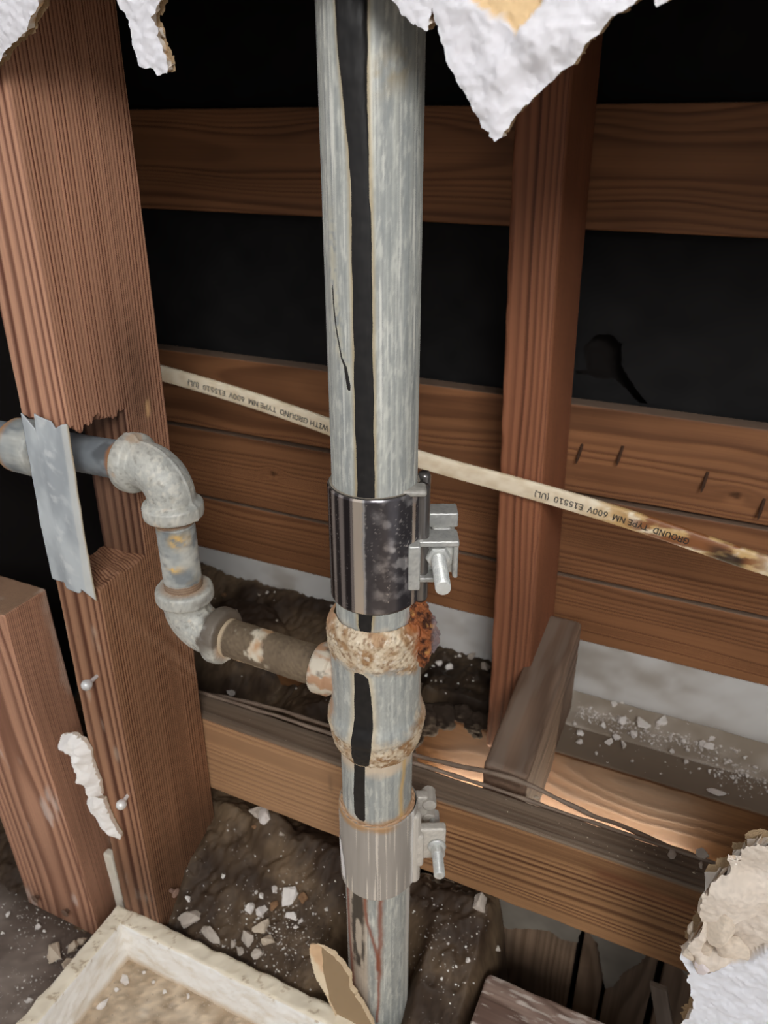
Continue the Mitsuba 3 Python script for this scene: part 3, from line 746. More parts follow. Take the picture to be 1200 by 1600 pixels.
# tee fitting
PZ = [-0.3720, -0.3700, -0.3660, -0.3590, -0.3520, -0.3480, -0.3430, -0.3360, -0.3280, -0.3100, -0.2960, -0.2900, -0.2800, -0.2730, -0.2680, -0.2650]
PR = [0.0243, 0.0258, 0.0280, 0.0300, 0.0306, 0.0320, 0.0316, 0.0296, 0.0288, 0.0286, 0.0287, 0.0298, 0.0304, 0.0298, 0.0272, 0.0243]
from scipy.interpolate import PchipInterpolator
tee_prof = PchipInterpolator(PZ, PR)


def crustmask(ph, z):
    q = np.stack([np.cos(ph) * 4, np.sin(ph) * 4, z * 130], -1)
    n = fbm(q * 1.4, 4, 221)
    d = np.degrees(ph)
    top = sstep(-0.296, -0.287, z + 0.016 * (n - 0.5) + 0.012 * sstep(20, 60, d))
    bot = sstep(-0.342, -0.356, z + 0.016 * (n - 0.5) - 0.014 * sstep(25, 70, d) - 0.010 * sstep(-45, -75, d))
    return np.clip(np.maximum(top, bot), 0, 1)


def tee_r(ph, z):
    q = np.stack([np.cos(ph) * 4, np.sin(ph) * 4, z * 130], -1)
    cm = crustmask(ph, z)
    return tee_prof(z) + cm * (0.0018 * (fbm(q * 2.2, 4, 223) - 0.42) + 0.0010 * (fbm(q * 7, 3, 224) - 0.5)) + 0.0003 * (fbm(q * 3, 3, 225) - 0.5)


v, f, ph, z = shell(np.arange(-0.372, -0.2649, 0.0007), np.linspace(-np.pi, np.pi, 321), tee_r)
c = galv(ph, z, 231, 0.35)
c = halo(c, ph, z, TZ, TL, TR, 5, 0.7, lin(206, 190, 160))
cm = crustmask(ph, z)
ROT2 = np.array(trimesh.transformations.euler_matrix(0.7, 0.5, 0.9))[:3, :3]
n = fbm(v * 320, 3, 233); n2 = fbm((v @ ROT2) * 110, 4, 234)
cr = mixc(lin(206, 190, 164), lin(160, 126, 90), sstep(0.40, 0.66, n2))
cr = mixc(cr, lin(128, 94, 64), 0.75 * sstep(0.50, 0.68, rfbm(v, 520, 3, 236)))
cr = mixc(cr, lin(226, 216, 198), 0.6 * sstep(0.60, 0.72, rfbm(v, 380, 3, 240)))
c = mixc(c, cr, cm)
d = np.degrees(ph)
rs = sstep(38, 62, d + 22 * (n2 - 0.5)) * sstep(-0.298, -0.284, z + 0.01 * (n2 - 0.5))
c = mixc(c, lin(168, 92, 46), 0.8 * rs)
side = sstep(66, 84, d + 10 * (n2 - 0.5)) * sstep(-0.30, -0.315, z)
c = mixc(c, lin(196, 168, 140), 0.7 * side)
lft = sstep(-62, -78, d) * sstep(0.3, 0.6, n2)
c = mixc(c, lin(190, 150, 118), 0.7 * lft)
# branch socket towards -x
bz = -0.3215
px = np.array([-0.182, -0.196, -0.2025, -0.2035, -0.2045, -0.2130, -0.2150, -0.2155, -0.2145])
pr_ = np.array([0.0150, 0.0150, 0.0152, 0.0165, 0.0172, 0.0174, 0.0166, 0.0150, 0.0125])
sv, sf = sweep(np.c_[px, np.full(9, AX[1] - 0.0015), np.full(9, bz)], pr_, 48)
seg_x = trimesh.Trimesh(sv, sf, process=False).subdivide().subdivide()
sv, sf = np.array(seg_x.vertices), np.array(seg_x.faces)
sn = fbm(sv * 260, 3, 237)
sv = sv + vnorm(sv, sf) * (0.0006 * (sn - 0.5))[:, None]
sc = mixc(lin(200, 190, 172), lin(176, 138, 108), sstep(0.45, 0.62, fbm(sv * 110, 3, 238)))
sc = mixc(sc, lin(84, 70, 58), 0.8 * sstep(0.66, 0.78, fbm((sv @ ROT2) * 150, 3, 239)))
add('tee_fitting', cat((v, f, c), (sv, sf, sc)), 'm_galv')
tag('tee_fitting', 'crusted galvanized tee fitting on the pipe where the small pipe joins', 'pipe fitting')
add('tee_fitting__tar_stripe', stripe([-0.3718] + TZ[4:], [-38.0] + TL[4:], [-18.0] + TR[4:], tee_r, 0.0006, 241), 'm_tar')
labels['tee_fitting__tar_stripe'] = {'label': 'black tar stripe'}


def blob(c, r, sub, amp, freq, seed):
    s = trimesh.creation.icosphere(sub, 1.0)
    u = np.array(s.vertices)
    k = 1 + amp * (rfbm(u + seed, freq, 5, seed) - 0.5) * 2 + 0.35 * amp * (rnoise(u, freq * 6, seed + 1) - 0.5)
    return np.asarray(c) + u * k[:, None] * np.asarray(r), np.array(s.faces)


def ab(a, b, z): return pt(a, b, z)
rv = [blob(ab(a, b, z_), r_, 5, 0.55, 2.2, s) for (a, b, z_), r_, s in
      (((0.0245, 0.009, -0.262), (0.0065, 0.006, 0.011), 251), ((0.0290, 0.007, -0.275), (0.0085, 0.008, 0.013), 252), ((0.0315, 0.003, -0.286), (0.0072, 0.008, 0.012), 253),
       ((0.0275, 0.012, -0.287), (0.0055, 0.005, 0.008), 254), ((0.029, 0.006, -0.297), (0.004, 0.005, 0.007), 255))]
rv = cat(*[(a, b, np.zeros(3)) for a, b in rv])
n = fbm(rv[0] * 180, 4, 257); n2 = noise(rv[0] * 500, 258)
n = rfbm(rv[0], 260, 4, 257); n2 = rnoise(rv[0], 700, 258)
c = mixc(lin(70, 42, 30), lin(146, 88, 54), sstep(0.34, 0.60, n)) * (0.6 + 0.7 * n2)[:, None]
c = mixc(c, lin(196, 146, 86), 0.6 * sstep(0.56, 0.70, rfbm(rv[0], 170, 3, 259)))
c = mixc(c, lin(128, 116, 118), 0.8 * sstep(0.0325, 0.036, (rv[0] - AX) @ Eh))
add('tee_fitting__rust_growth', (rv[0], rv[1], c), 'm_matte')
labels['tee_fitting__rust_growth'] = {'label': 'orange flaking rust lump'}

# lower pipe
zs = np.arange(-0.74, -0.3655, 0.0013)
v, f, ph, z = shell(zs, PHI, wav)
c = galv(ph, z, 261)
d = np.degrees(ph)
n2 = fbm(v * 90, 3, 263)
c = mixc(c, lin(208, 190, 166), 0.85 * sstep(-0.384, -0.374, z + 0.014 * (n2 - 0.5)))
c = mixc(c, lin(178, 140, 96), 0.8 * sstep(-0.418, -0.424, z + 0.012 * (n2 - 0.5)) * sstep(-0.44, -0.43, z))
dr = np.interp(z, [-0.42, -0.38], [44, 46]) + 8 * (noise(np.c_[z * 60, z * 0, z * 0], 5) - 0.5)
c = mixc(c, lin(206, 172, 110), 0.8 * np.exp(-((d - dr) / 5) ** 2) * (z > -0.43))


def rline(c, zz, dd, w, col=lin(128, 62, 34), amt=0.85):
    j = 4 * (fbm(np.c_[z * 120, z * 0 + w, z * 0], 3, 265) - 0.5)
    k = np.exp(-((d - np.interp(z, zz, dd) - j) / w) ** 2) * (z > zz[0]) * (z < zz[-1])
    return mixc(c, col, amt * k)


dk = (sstep(-58, -50, d + 14 * (n2 - 0.5)) * sstep(-22, -30, d + 14 * (n2 - 0.5))) * sstep(-0.585, -0.57, z + 0.03 * (n2 - 0.5)) * (z < -0.49)
c = mixc(c, lin(178, 160, 140), 0.7 * sstep(-15, -25, d) * sstep(-65, -55, d) * (z < -0.49))
c = mixc(c, lin(38, 32, 28), 0.9 * dk * sstep(0.34, 0.44, fbm(np.c_[ph * 3, z * 26, z * 0], 3, 266)))
c = mixc(c, lin(226, 222, 214), 0.8 * sstep(55, 66, d) * (z < -0.49) * sstep(0.35, 0.5, noise(np.c_[ph * 20, z * 12, z * 0], 267)))
for zz, dd, w in (([-0.59, -0.565, -0.548, -0.49], [1, 0.5, 4, 4], 5), ([-0.58, -0.56, -0.54, -0.52, -0.49], [-1, -2, -12, -22, -24], 3.5), ([-0.64, -0.60, -0.55, -0.49], [-54, -58, -66, -68], 8),
                  ([-0.645, -0.59], [-3, 1], 3)):
    c = rline(c, zz, dd, w)
add('drain_pipe', (v, f, c), 'm_galv')
tag('drain_pipe', 'lower galvanized pipe section below the tee, streaked with rust, going into the soil', 'pipe')
add('drain_pipe__tar_stripe', stripe(TZ[:3] + [-0.3690], TL[:3] + [-39.0], TR[:3] + [-18.0], wav, 0.0006, 243), 'm_tar')
labels['drain_pipe__tar_stripe'] = {'label': 'black tar stripe'}


# repair clamps
def obox(a, b, z, r=0.0012, step=0.0012):
    """Rounded box in the pipe's own frame: a to the right, b to the front."""
    v, f = box(a, b, z, (step,) * 3, r)
    v = pt(v[:, 0], v[:, 1], v[:, 2])
    return v, f[:, ::-1]          # the frame is left-handed


def rod(p0, p1, rad, seg=28, n=None):
    p0, p1 = pt(*p0), pt(*p1)
    if callable(rad):
        s = np.linspace(0, 1, n)
        return sweep(p0 + (p1 - p0) * s[:, None], rad(s), seg)
    s = np.array([0, 0.0, 0.02, 0.98, 1.0, 1.0])
    R = np.array([0.0001, 0.85, 1, 1, 0.85, 0.0001]) * rad
    s = np.array([0, 1e-4, 0.03, 0.97, 1 - 1e-4, 1.0])
    return sweep(p0 + (p1 - p0) * s[:, None], R, seg)


def cast(m, seed, c0, c1, amp=0.0002):
    v, f = m
    v = v + vnorm(v, f) * (amp * (noise(v * 900, seed) - 0.5))[:, None]
    return v, f, mixc(c0, c1, fbm(v * 260, 3, seed)) * (0.85 + 0.3 * noise(v * 1400, seed + 1))[:, None]


ZN = (lin(176, 178, 176), lin(214, 214, 208))


def bolt(key, a, b0, b1, z, r, wr):
    zn = lambda m, s: cast(m, s, *ZN, amp=0.00005)
    L = b1 - b0
    n = int(L / 0.00012)
    th = lambda s: r * np.minimum(1, 0.8 + (1 - s) * L / 0.0015 * 0.4) * (1 - 0.10 * (0.5 + 0.5 * np.cos(2 * np.pi * s * L / 0.00125)))
    add(key, zn(rod((a, b0 - 0.03, z), (a, b1, z), lambda s: np.where(s < 0.03 / (L + 0.03), r, r * (1 - 0.17 * (0.5 + 0.5 * np.cos(2 * np.pi * s * (L + 0.03) / 0.00125)))) * np.clip((1 - s) * 300 + 0.85, 0, 1), 28, int((L + 0.03) / 0.00016)), 301), 'm_zinc')
    # flange and hex nut
    p = [(b0, 0.0001), (b0, wr * 0.97), (b0 + 0.0004, wr), (b0 + 0.0012, wr), (b0 + 0.0022, wr * 0.8)]
    fl = sweep(pt(np.full(5, a), np.array([q[0] + 1e-5 * i for i, q in enumerate(p)]), np.full(5, z)), [q[1] for q in p], 40)
    hx = sweep(pt(np.full(6, a), b0 + np.array([0.0012, 0.0013, 0.0075, 0.0082, 0.0084, 0.0085]), np.full(6, z)), np.array([0.2, 1, 1, 0.9, 0.75, 0.4]) * wr * 0.66, 6)
    hm = trimesh.Trimesh(*hx, process=False)
    hm = hm.subdivide()
    hv, hf = np.array(hm.vertices), np.array(hm.faces)
    hv2, hf2 = hv[hf].reshape(-1, 3), np.arange(len(hf) * 3).reshape(-1, 3)
    add(key.replace('__bolt', '__nut'), cat(zn(fl, 303), (hv2, hf2, mixc(*ZN, fbm(hv2 * 300, 3, 5)))), 'm_zinc')


# upper clamp: polished band
CZ = (-0.2525, -0.1795)
def band_r(r0, zc):
    def fn(ph, z):
        d = np.degrees(ph)
        fl = 0.0016 * sstep(40, 80, d) * sstep(130, 90, d)
        e = np.minimum(z - zc[0], zc[1] - z)
        return r0 + fl + 0.00016 * (fbm(np.stack([np.cos(ph) * 5, np.sin(ph) * 5, z * 25], -1), 2, 311) - 0.5) - 0.0006 * sstep(0.001, 0, e)
    return fn


def band(r0, zc, color, seed):
    zz = np.r_[zc[0], zc[0] + 0.0004, np.linspace(zc[0] + 0.001, zc[1] - 0.001, 120), zc[1] - 0.0004, zc[1]]
    R = band_r(r0, zc)
    v, f, ph, z = shell(zz, np.linspace(-np.pi, np.pi, 301), R)
    out = [(v, f, color(v, ph, z))]
    for z0, s in ((zc[0], 1), (zc[1], -1)):                    # edge thickness, inner lip
        rr = np.linspace(0, 1, 4)
        PH, K = np.meshgrid(np.linspace(-np.pi, np.pi, 301), rr, indexing='ij')
        Rr = R(PH, PH * 0 + z0) * (1 - K) + (R(PH, PH * 0 + z0) - 0.0009) * K
        V, F = grid(pt(Rr * np.sin(PH), Rr * np.cos(PH), z0 + s * 0.003 * (K > 0.9)))
        out.append((V, F, lin(150, 146, 140)))
    return cat(*out)


def steel_col(v, ph, z):
    n = fbm(np.c_[np.cos(ph) * 3, np.sin(ph) * 3, z * 60] * 1.6, 4, 321)
    c = mixc(lin(74, 71, 75), lin(98, 94, 97), n)
    d = np.degrees(ph)
    j = 3.5 * (fbm(np.c_[z * 160, z * 0, z * 0], 4, 327) - 0.5)
    lb = 0.5 + 0.5 * np.sin(d * 0.42 + 2.0 * noise(np.c_[d * 0.12, z * 6, z * 0], 328))  # light and dark reflection bands, painted into the left side of the steel
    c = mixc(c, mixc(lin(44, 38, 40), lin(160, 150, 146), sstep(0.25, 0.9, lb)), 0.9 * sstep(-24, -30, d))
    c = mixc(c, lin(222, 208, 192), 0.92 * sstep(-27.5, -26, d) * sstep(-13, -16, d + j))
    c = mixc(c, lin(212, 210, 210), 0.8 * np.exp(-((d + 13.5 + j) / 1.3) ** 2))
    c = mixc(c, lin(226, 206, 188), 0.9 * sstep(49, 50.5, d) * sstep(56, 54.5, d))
    smear = sstep(0.54, 0.74, rfbm(v, 120, 5, 323)) * sstep(-8, 6, d)
    c = mixc(c, lin(178, 174, 176), 0.6 * smear)
    c = mixc(c, lin(206, 202, 202), 0.7 * sstep(0.63, 0.70, rfbm(v, 75, 3, 329)) * sstep(0, 8, d))
    dry = sstep(0.72, 0.8, rnoise(v, 900, 325)) * sstep(0.45, 0.6, fbm(np.c_[np.cos(ph) * 8, np.sin(ph) * 8, z * 20], 3, 326))
    c = mixc(c, lin(206, 198, 194), 0.6 * dry)
    return c


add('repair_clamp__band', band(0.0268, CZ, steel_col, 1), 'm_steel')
labels['repair_clamp'] = {'label': 'shiny dark steel repair clamp with a bolt, round the pipe above the tee', 'category': 'pipe clamp', 'group': 'pipe repair clamps'}
v, f, ph, z = shell(np.linspace(CZ[0] - 0.0008, CZ[1] + 0.0006, 40), np.linspace(-np.pi, np.pi, 181), lambda p, z: 0.0256 + 0.0002 * (noise(np.stack([np.cos(p) * 20, np.sin(p) * 20, z * 0], -1), 4) - 0.5))
gk = [(v, f, lin(64, 60, 56))]
for z0 in (CZ[0] - 0.0008, CZ[1] + 0.0006):
    PH, K = np.meshgrid(np.linspace(-np.pi, np.pi, 181), np.linspace(0, 1, 3), indexing='ij')
    Rr = 0.0256 - 0.0016 * K
    gk.append((*grid(pt(Rr * np.sin(PH), Rr * np.cos(PH), PH * 0 + z0)), lin(132, 124, 112)))
add('repair_clamp__gasket', cat(gk[0], gk[1], gk[2]), 'm_matte'); labels['repair_clamp__gasket'] = {'label': 'thin rubber gasket'}
CR = (lin(92, 88, 88), lin(140, 136, 132))
add('repair_clamp__edge_roll', cast(rod((0.0262, 0.0085, -0.2530), (0.0262, 0.0085, -0.1785), 0.0048), 331, *CR, amp=0.0001), 'm_steel')
add('repair_clamp__edge_roll_001', cast(rod((0.0285, -0.0065, -0.2530), (0.0285, -0.0065, -0.1775), 0.0038), 332, *CR, amp=0.0001), 'm_steel')
G = (lin(150, 150, 148), lin(190, 190, 184))
lug = cat(*[cast(obox(*q), 341 + i, *G) for i, q in enumerate((
    ((0.0300, 0.0478), (0.000, 0.0065), (-0.2365, -0.2105)), ((0.0195, 0.0478), (0.001, 0.0155), (-0.2145, -0.2105)),
    ((0.0200, 0.0380), (0.003, 0.0160), (-0.2375, -0.2342)), ((0.0185, 0.0255), (0.006, 0.0215), (-0.2395, -0.2105)), ((0.0448, 0.0478), (0.001, 0.0130), (-0.2365, -0.2105))))])
add('repair_clamp__lug', lug, 'm_zinc'); labels['repair_clamp__lug'] = {'label': 'cast grey lug in front'}
lug = cat(*[cast(obox(*q), 351 + i, *G) for i, q in enumerate((
    ((0.0280, 0.0496), (-0.0240, -0.0100), (-0.2150, -0.2055)), ((0.0290, 0.0485), (-0.0240, -0.0160), (-0.2370, -0.2060)), ((0.0340, 0.0455), (-0.0180, -0.0080), (-0.2270, -0.2145))))])
add('repair_clamp__lug_001', lug, 'm_zinc'); labels['repair_clamp__lug_001'] = {'label': 'cast grey lug behind'}
bolt('repair_clamp__bolt', 0.0362, 0.0066, 0.0460, -0.2225, 0.0044, 0.0112)
add('repair_clamp__end_tab', cast(obox((0.0140, 0.0285), (0.0060, 0.0190), (-0.1815, -0.1775), 0.0019), 337, lin(120, 118, 112), lin(176, 172, 164)), 'm_galv')

# lower clamp: dull band
CZ2 = (-0.4960, -0.4235)
def dull_col(v, ph, z):
    n = fbm(np.c_[np.cos(ph) * 9, np.sin(ph) * 9, z * 10], 4, 361)
    c = mixc(lin(142, 136, 128), lin(172, 165, 157), n)
    w = noise(np.c_[np.cos(ph) * 30, np.sin(ph) * 30, z * 14], 363)
    c = mixc(c, lin(214, 206, 194), 0.8 * sstep(0.66, 0.8, w))
    d = np.degrees(ph)
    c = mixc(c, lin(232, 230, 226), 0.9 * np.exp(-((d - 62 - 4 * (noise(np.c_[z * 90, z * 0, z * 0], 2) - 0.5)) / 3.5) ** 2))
    c = mixc(c, lin(172, 132, 88), 0.85 * sstep(CZ2[1] - 0.008, CZ2[1] - 0.001, z + 0.008 * (fbm(v * 120, 3, 5) - 0.5)) * sstep(40, 10, d))
    return c


add('repair_clamp_001__band', band(0.0272, CZ2, dull_col, 2), 'm_galv')
labels['repair_clamp_001'] = {'label': 'dull grey mineral-streaked repair clamp with a bolt, low on the pipe below the tee', 'category': 'pipe clamp', 'group': 'pipe repair clamps'}
gk = []
PH, K = np.meshgrid(np.linspace(-np.pi, np.pi, 241), np.linspace(0, 1, 8), indexing='ij')
for z0, s in ((CZ2[1] - 0.0008, 1), (CZ2[0] + 0.0008, 0)):
    Rr = 0.0268 - 0.003 * K
    nz = fbm(np.stack([np.cos(PH) * 14, np.sin(PH) * 14, K * 3], -1), 3, 371)
    V, F = grid(pt(Rr * np.sin(PH), Rr * np.cos(PH), z0 + s * 0.0025 * (nz - 0.2)))
    gk.append((V, F, mixc(lin(150, 106, 72), lin(204, 176, 146), nz.ravel())))
for i, q in enumerate(gk):
    key = 'repair_clamp_001__gasket' + ('_001' if i else '')
    add(key, q, 'm_matte'); labels[key] = {'label': 'rusty crusted gasket edge'}
GL = (lin(176, 170, 160), lin(208, 202, 192))
add('repair_clamp_001__edge_roll', cast(rod((0.0262, 0.0080, -0.4965), (0.0262, 0.0080, -0.4300), 0.0046), 372, *GL), 'm_galv')
lug = cat(*[cast(obox(*q, 0.002), 381 + i, *GL, amp=0.0004) for i, q in enumerate((((0.0270, 0.0490), (0.0, 0.0075), (-0.4775, -0.4475)), ((0.0250, 0.0330), (0.0, 0.0120), (-0.4800, -0.4490))))])
add('repair_clamp_001__lug', lug, 'm_galv'); labels['repair_clamp_001__lug'] = {'label': 'corroded lug in front'}
lug = cat(*[cast(m_, 391 + i, *GL, amp=0.0003) for i, m_ in enumerate((rod((0.0385, -0.029, -0.4475), (0.0385, -0.014, -0.4475), 0.0052), rod((0.0385, -0.028, -0.4610), (0.0385, -0.014, -0.4610), 0.0048), obox((0.0255, 0.0375), (-0.024, -0.016), (-0.476, -0.441), 0.002)))])
add('repair_clamp_001__lug_001', lug, 'm_galv'); labels['repair_clamp_001__lug_001'] = {'label': 'round-ended lug behind'}
bolt('repair_clamp_001__bolt', 0.0425, 0.0078, 0.0330, -0.4635, 0.0040, 0.0066)
# paper label on the lower clamp
zz, pp = np.meshgrid(np.linspace(-0.4885, -0.4540, 30), np.linspace(0, 1, 10), indexing='ij')
lo_ = np.interp(zz, [-0.4885, -0.454], [-68, -84]); hi_ = np.interp(zz, [-0.4885, -0.470, -0.454], [-57, -60, -70])
PHl = np.radians(lo_ + (hi_ - lo_) * pp)
V, F = grid(pt(0.0276 * np.sin(PHl), 0.0276 * np.cos(PHl), zz))
add('repair_clamp_001__sticker', (V, F, lin(206, 202, 200)), 'm_matte'); labels['repair_clamp_001__sticker'] = {'label': 'blank white sticker'}

# small pipe run
SX, SY, SZT, SZL = -0.3205, 0.3600, -0.1985, -0.3195


ROT = np.array(trimesh.transformations.euler_matrix(0.7, 0.5, 0.9))[:3, :3]


def gray_col(v, seed, dirty=0.0, along=2):
    v = v @ ROT
    n = fbm(v * 60, 4, seed); n2 = noise(v * 500, seed + 1)
    c = mixc(lin(158, 164, 164), lin(202, 202, 194), sstep(0.3, 0.7, n)) * (0.86 + 0.28 * n2)[:, None]
    c = mixc(c, lin(110, 116, 122), 0.6 * sstep(0.58, 0.7, fbm(v * 95 + 4, 3, seed + 2)))
    c = mixc(c, lin(196, 176, 130), 0.4 * sstep(0.66, 0.80, fbm(v * 75 + 9, 3, seed + 3)))
    return c


def elbow(key, p0, corner, p1, seed, label, crust=None):
    p0, corner, p1 = map(np.asarray, (p0, corner, p1))
    u0, u1 = p0 - corner, p1 - corner
    L = np.linalg.norm(u0)
    u0, u1 = u0 / L, u1 / L
    R = 0.0195
    t = np.linspace(0, 1, 40)
    cen = corner + (u0 + u1) * R
    arc = cen - u1 * R * np.cos(t * np.pi / 2)[:, None] - u0 * R * np.sin(t * np.pi / 2)[:, None]
    # collar profile from the open end: distance along, radius
    cd = np.array([0.0, 0.0003, 0.0012, 0.0035, 0.0085, 0.0102, 0.0115, 0.0125])
    crr = np.array([0.0132, 0.0176, 0.0194, 0.0200, 0.0201, 0.0193, 0.0172, 0.0160])
    a = corner + u0 * (L - cd)[:, None]
    b = corner + u1 * (L - cd[::-1])[:, None]
    path = np.vstack([a, arc[1:-1], b])
    rad = np.r_[crr, np.full(38, 0.0158), crr[::-1]]
    m = trimesh.Trimesh(*sweep(path, rad, 56), process=False).subdivide()
    v, f = np.array(m.vertices), np.array(m.faces)
    n = fbm(v * 160, 3, seed)
    # casting seam along the middle plane
    nn = np.cross(u0, u1)
    off = np.abs((v - corner) @ nn)
    outer = ((v - cen) @ (-(u0 + u1))) > 0
    seam = np.exp(-(off / 0.0009) ** 2) * outer
    v = v + vnorm(v, f) * (0.0005 * (n - 0.5) + 0.0008 * seam)[:, None]
    c = gray_col(v, seed)
    c = mixc(c, mixc(lin(178, 177, 168), lin(198, 195, 184), rfbm(v, 140, 4, seed + 5)), 0.65)
    c = c * (0.80 + 0.24 * rnoise(v, 900, seed + 6))[:, None]
    c = mixc(c, lin(206, 202, 190), 0.6 * sstep(0.52, 0.70, rfbm(v, 300, 4, seed + 9)))
    c = mixc(c, lin(120, 116, 106), 0.55 * sstep(0.56, 0.74, fbm((v @ ROT) * 420, 4, seed + 7)))
    c = mixc(c, lin(190, 150, 108), 0.5 * sstep(0.70, 0.80, fbm((v @ ROT) * 75 + 3, 3, seed + 8)))
    for end, uu in ((p0, u0), (p1, u1)):
        dd = (v - end) @ uu
        rr = np.linalg.norm((v - end) - np.outer(dd, uu), axis=1)
        c = mixc(c, lin(172, 130, 88), 0.8 * sstep(-0.0006, 0.0004, dd) * sstep(0.019, 0.016, rr))
    if crust is not None: c = crust(v, c)
    add(key, (v, f, c), 'm_galv'); tag(key, label, 'pipe fitting', 'elbows on the small pipe')


K = 0.0335
elbow('pipe_elbow', (SX - K, SY, SZT), (SX, SY, SZT), (SX, SY, SZT - K), 401, 'upper galvanized elbow, bulging out of the notched stud')
elbow('pipe_elbow_001', (SX, SY, SZL + K), (SX, SY, SZL), (SX + K, SY, SZL), 411, 'lower galvanized elbow, turning towards the tee',
      lambda v, c: mixc(c, lin(92, 80, 68), 0.9 * sstep(0.0, 0.006, v[:, 0] - SX - 0.018 + 0.02 * (fbm(v * 110, 3, 413) - 0.5)) * sstep(-0.006, 0.006, v[:, 2] - SZL + 0.02 * (fbm(v * 90, 3, 414) - 0.4))))


def thread(v, s, lo, hi, ax):
    return (v[:, ax] > lo) & (v[:, ax] < hi)


def pipe_run(key, p0, p1, r, col, label, bsdf='m_galv', amp=0.0002, seg=48):
    p0, p1 = np.asarray(p0, float), np.asarray(p1, float)
    L = np.linalg.norm(p1 - p0)
    s = np.linspace(0, 1, max(3, int(L / 0.0009)))
    d = np.minimum(s, 1 - s) * L
    th = 0.00035 * (0.5 + 0.5 * np.cos(2 * np.pi * d / 0.0018)) * (d < 0.007) if key == 'pipe_nipple' else 0 * s
    v, f = sweep(p0 + (p1 - p0) * s[:, None], r - th, seg)
    v = v + vnorm(v, f) * (amp * (fbm(v * 200, 3, 421) - 0.5))[:, None]
    add(key, (v, f, col(v)), bsdf); tag(key, label, 'pipe')


def nip_col(v):
    c = gray_col(v, 431)
    n = fbm(v * 150, 3, 433)
    e = np.minimum(v[:, 2] - (SZL + K), (SZT - K) - v[:, 2])
    c = mixc(c, mixc(lin(172, 134, 98), lin(116, 88, 66), n), 0.85 * sstep(0.006, 0.004, e + 0.004 * (n - 0.5)))
    c = c * (0.82 + 0.18 * np.cos(2 * np.pi * e / 0.0018) * sstep(0.007, 0.006, e))[:, None]
    for a, z, w, h in ((0.008, -0.245, 0.004, 0.005), (0.004, -0.266, 0.0045, 0.0025)):
        q = np.exp(-(((v[:, 0] - SX - a) / w) ** 2 + ((v[:, 2] - z) / h) ** 2)) * (v[:, 1] < SY)
        c = mixc(c, lin(216, 178, 104), np.clip(0.9 * q * (0.5 + n) * sstep(0.3, 0.6, rfbm(v, 300, 3, 5)) * 1.3, 0, 1))
    return c


pipe_run('pipe_nipple', (SX, SY, SZT - K + 0.001), (SX, SY, SZL + K - 0.001), 0.0130, nip_col, 'short upright galvanized pipe between the two elbows')


def br_col(v):
    n = fbm(v * 70, 4, 441); n2 = noise(v * 600, 442)
    c = mixc(lin(84, 72, 60), lin(122, 106, 86), n) * (0.75 + 0.5 * n2)[:, None]
    bare = sstep(0.53, 0.60, fbm(v * 85 + 2, 4, 443)) * sstep(-0.243, -0.255, v[:, 0]) + sstep(-0.327, -0.330, v[:, 2] + 0.004 * (n - 0.5)) * sstep(-0.245, -0.255, v[:, 0])
    c = mixc(c, mixc(lin(206, 196, 176), lin(178, 130, 84), sstep(0.5, 0.7, n)), np.clip(bare, 0, 1) * 0.9)
    ring = sstep(-0.2835, -0.285, v[:, 0] + 0.002 * (n - 0.5))
    return mixc(c, lin(196, 176, 148), 0.8 * ring)


pipe_run('branch_pipe', (SX + K - 0.002, SY, SZL), (-0.2135, SY, -0.3218), 0.0132, br_col, 'mud-crusted brown small pipe running from the lower elbow to the tee', 'm_matte', 0.0012)


def sp_col(v):
    n = fbm(v * 90, 3, 451)
    c = mixc(lin(104, 110, 116), lin(150, 156, 160), n)
    c = mixc(c, lin(60, 62, 66), 0.6 * sstep(0.55, 0.7, fbm(v * 60 + 5, 3, 452)))
    e = (SX - K) - v[:, 0]
    c = mixc(c, lin(160, 112, 72), 0.9 * sstep(0.009, 0.005, e + 0.006 * (n - 0.5)))
    return c


pipe_run('supply_pipe', (-0.64, SY, SZT - 0.007), (SX - K + 0.001, SY, SZT), 0.0130, sp_col, 'grey small pipe running through the notch of the left stud behind the metal strap')
cx = np.array([-0.4615, -0.4600, -0.4560, -0.4535, -0.4320, -0.4290, -0.4275, -0.427])
cp = np.array([0.0131, 0.0150, 0.0180, 0.0194, 0.0198, 0.0190, 0.0165, 0.0131])
m = trimesh.Trimesh(*sweep(np.c_[cx, np.full(8, SY), np.full(8, SZT - 0.0045)], cp, 56), process=False).subdivide().subdivide()
v, f = np.array(m.vertices), np.array(m.faces)
c = gray_col(v, 461) * 0.8
c = mixc(c, lin(176, 128, 82), 0.9 * sstep(-0.4520, -0.4535, v[:, 0] + 0.001 * (fbm(v * 200, 3, 2) - 0.5)))
v = v + vnorm(v, f) * (0.0004 * (fbm(v * 200, 3, 463) - 0.5))[:, None]
add('pipe_coupling', (v, f, c), 'm_galv'); tag('pipe_coupling', 'galvanized coupling with a rusty rim on the small pipe at the left edge', 'pipe fitting')

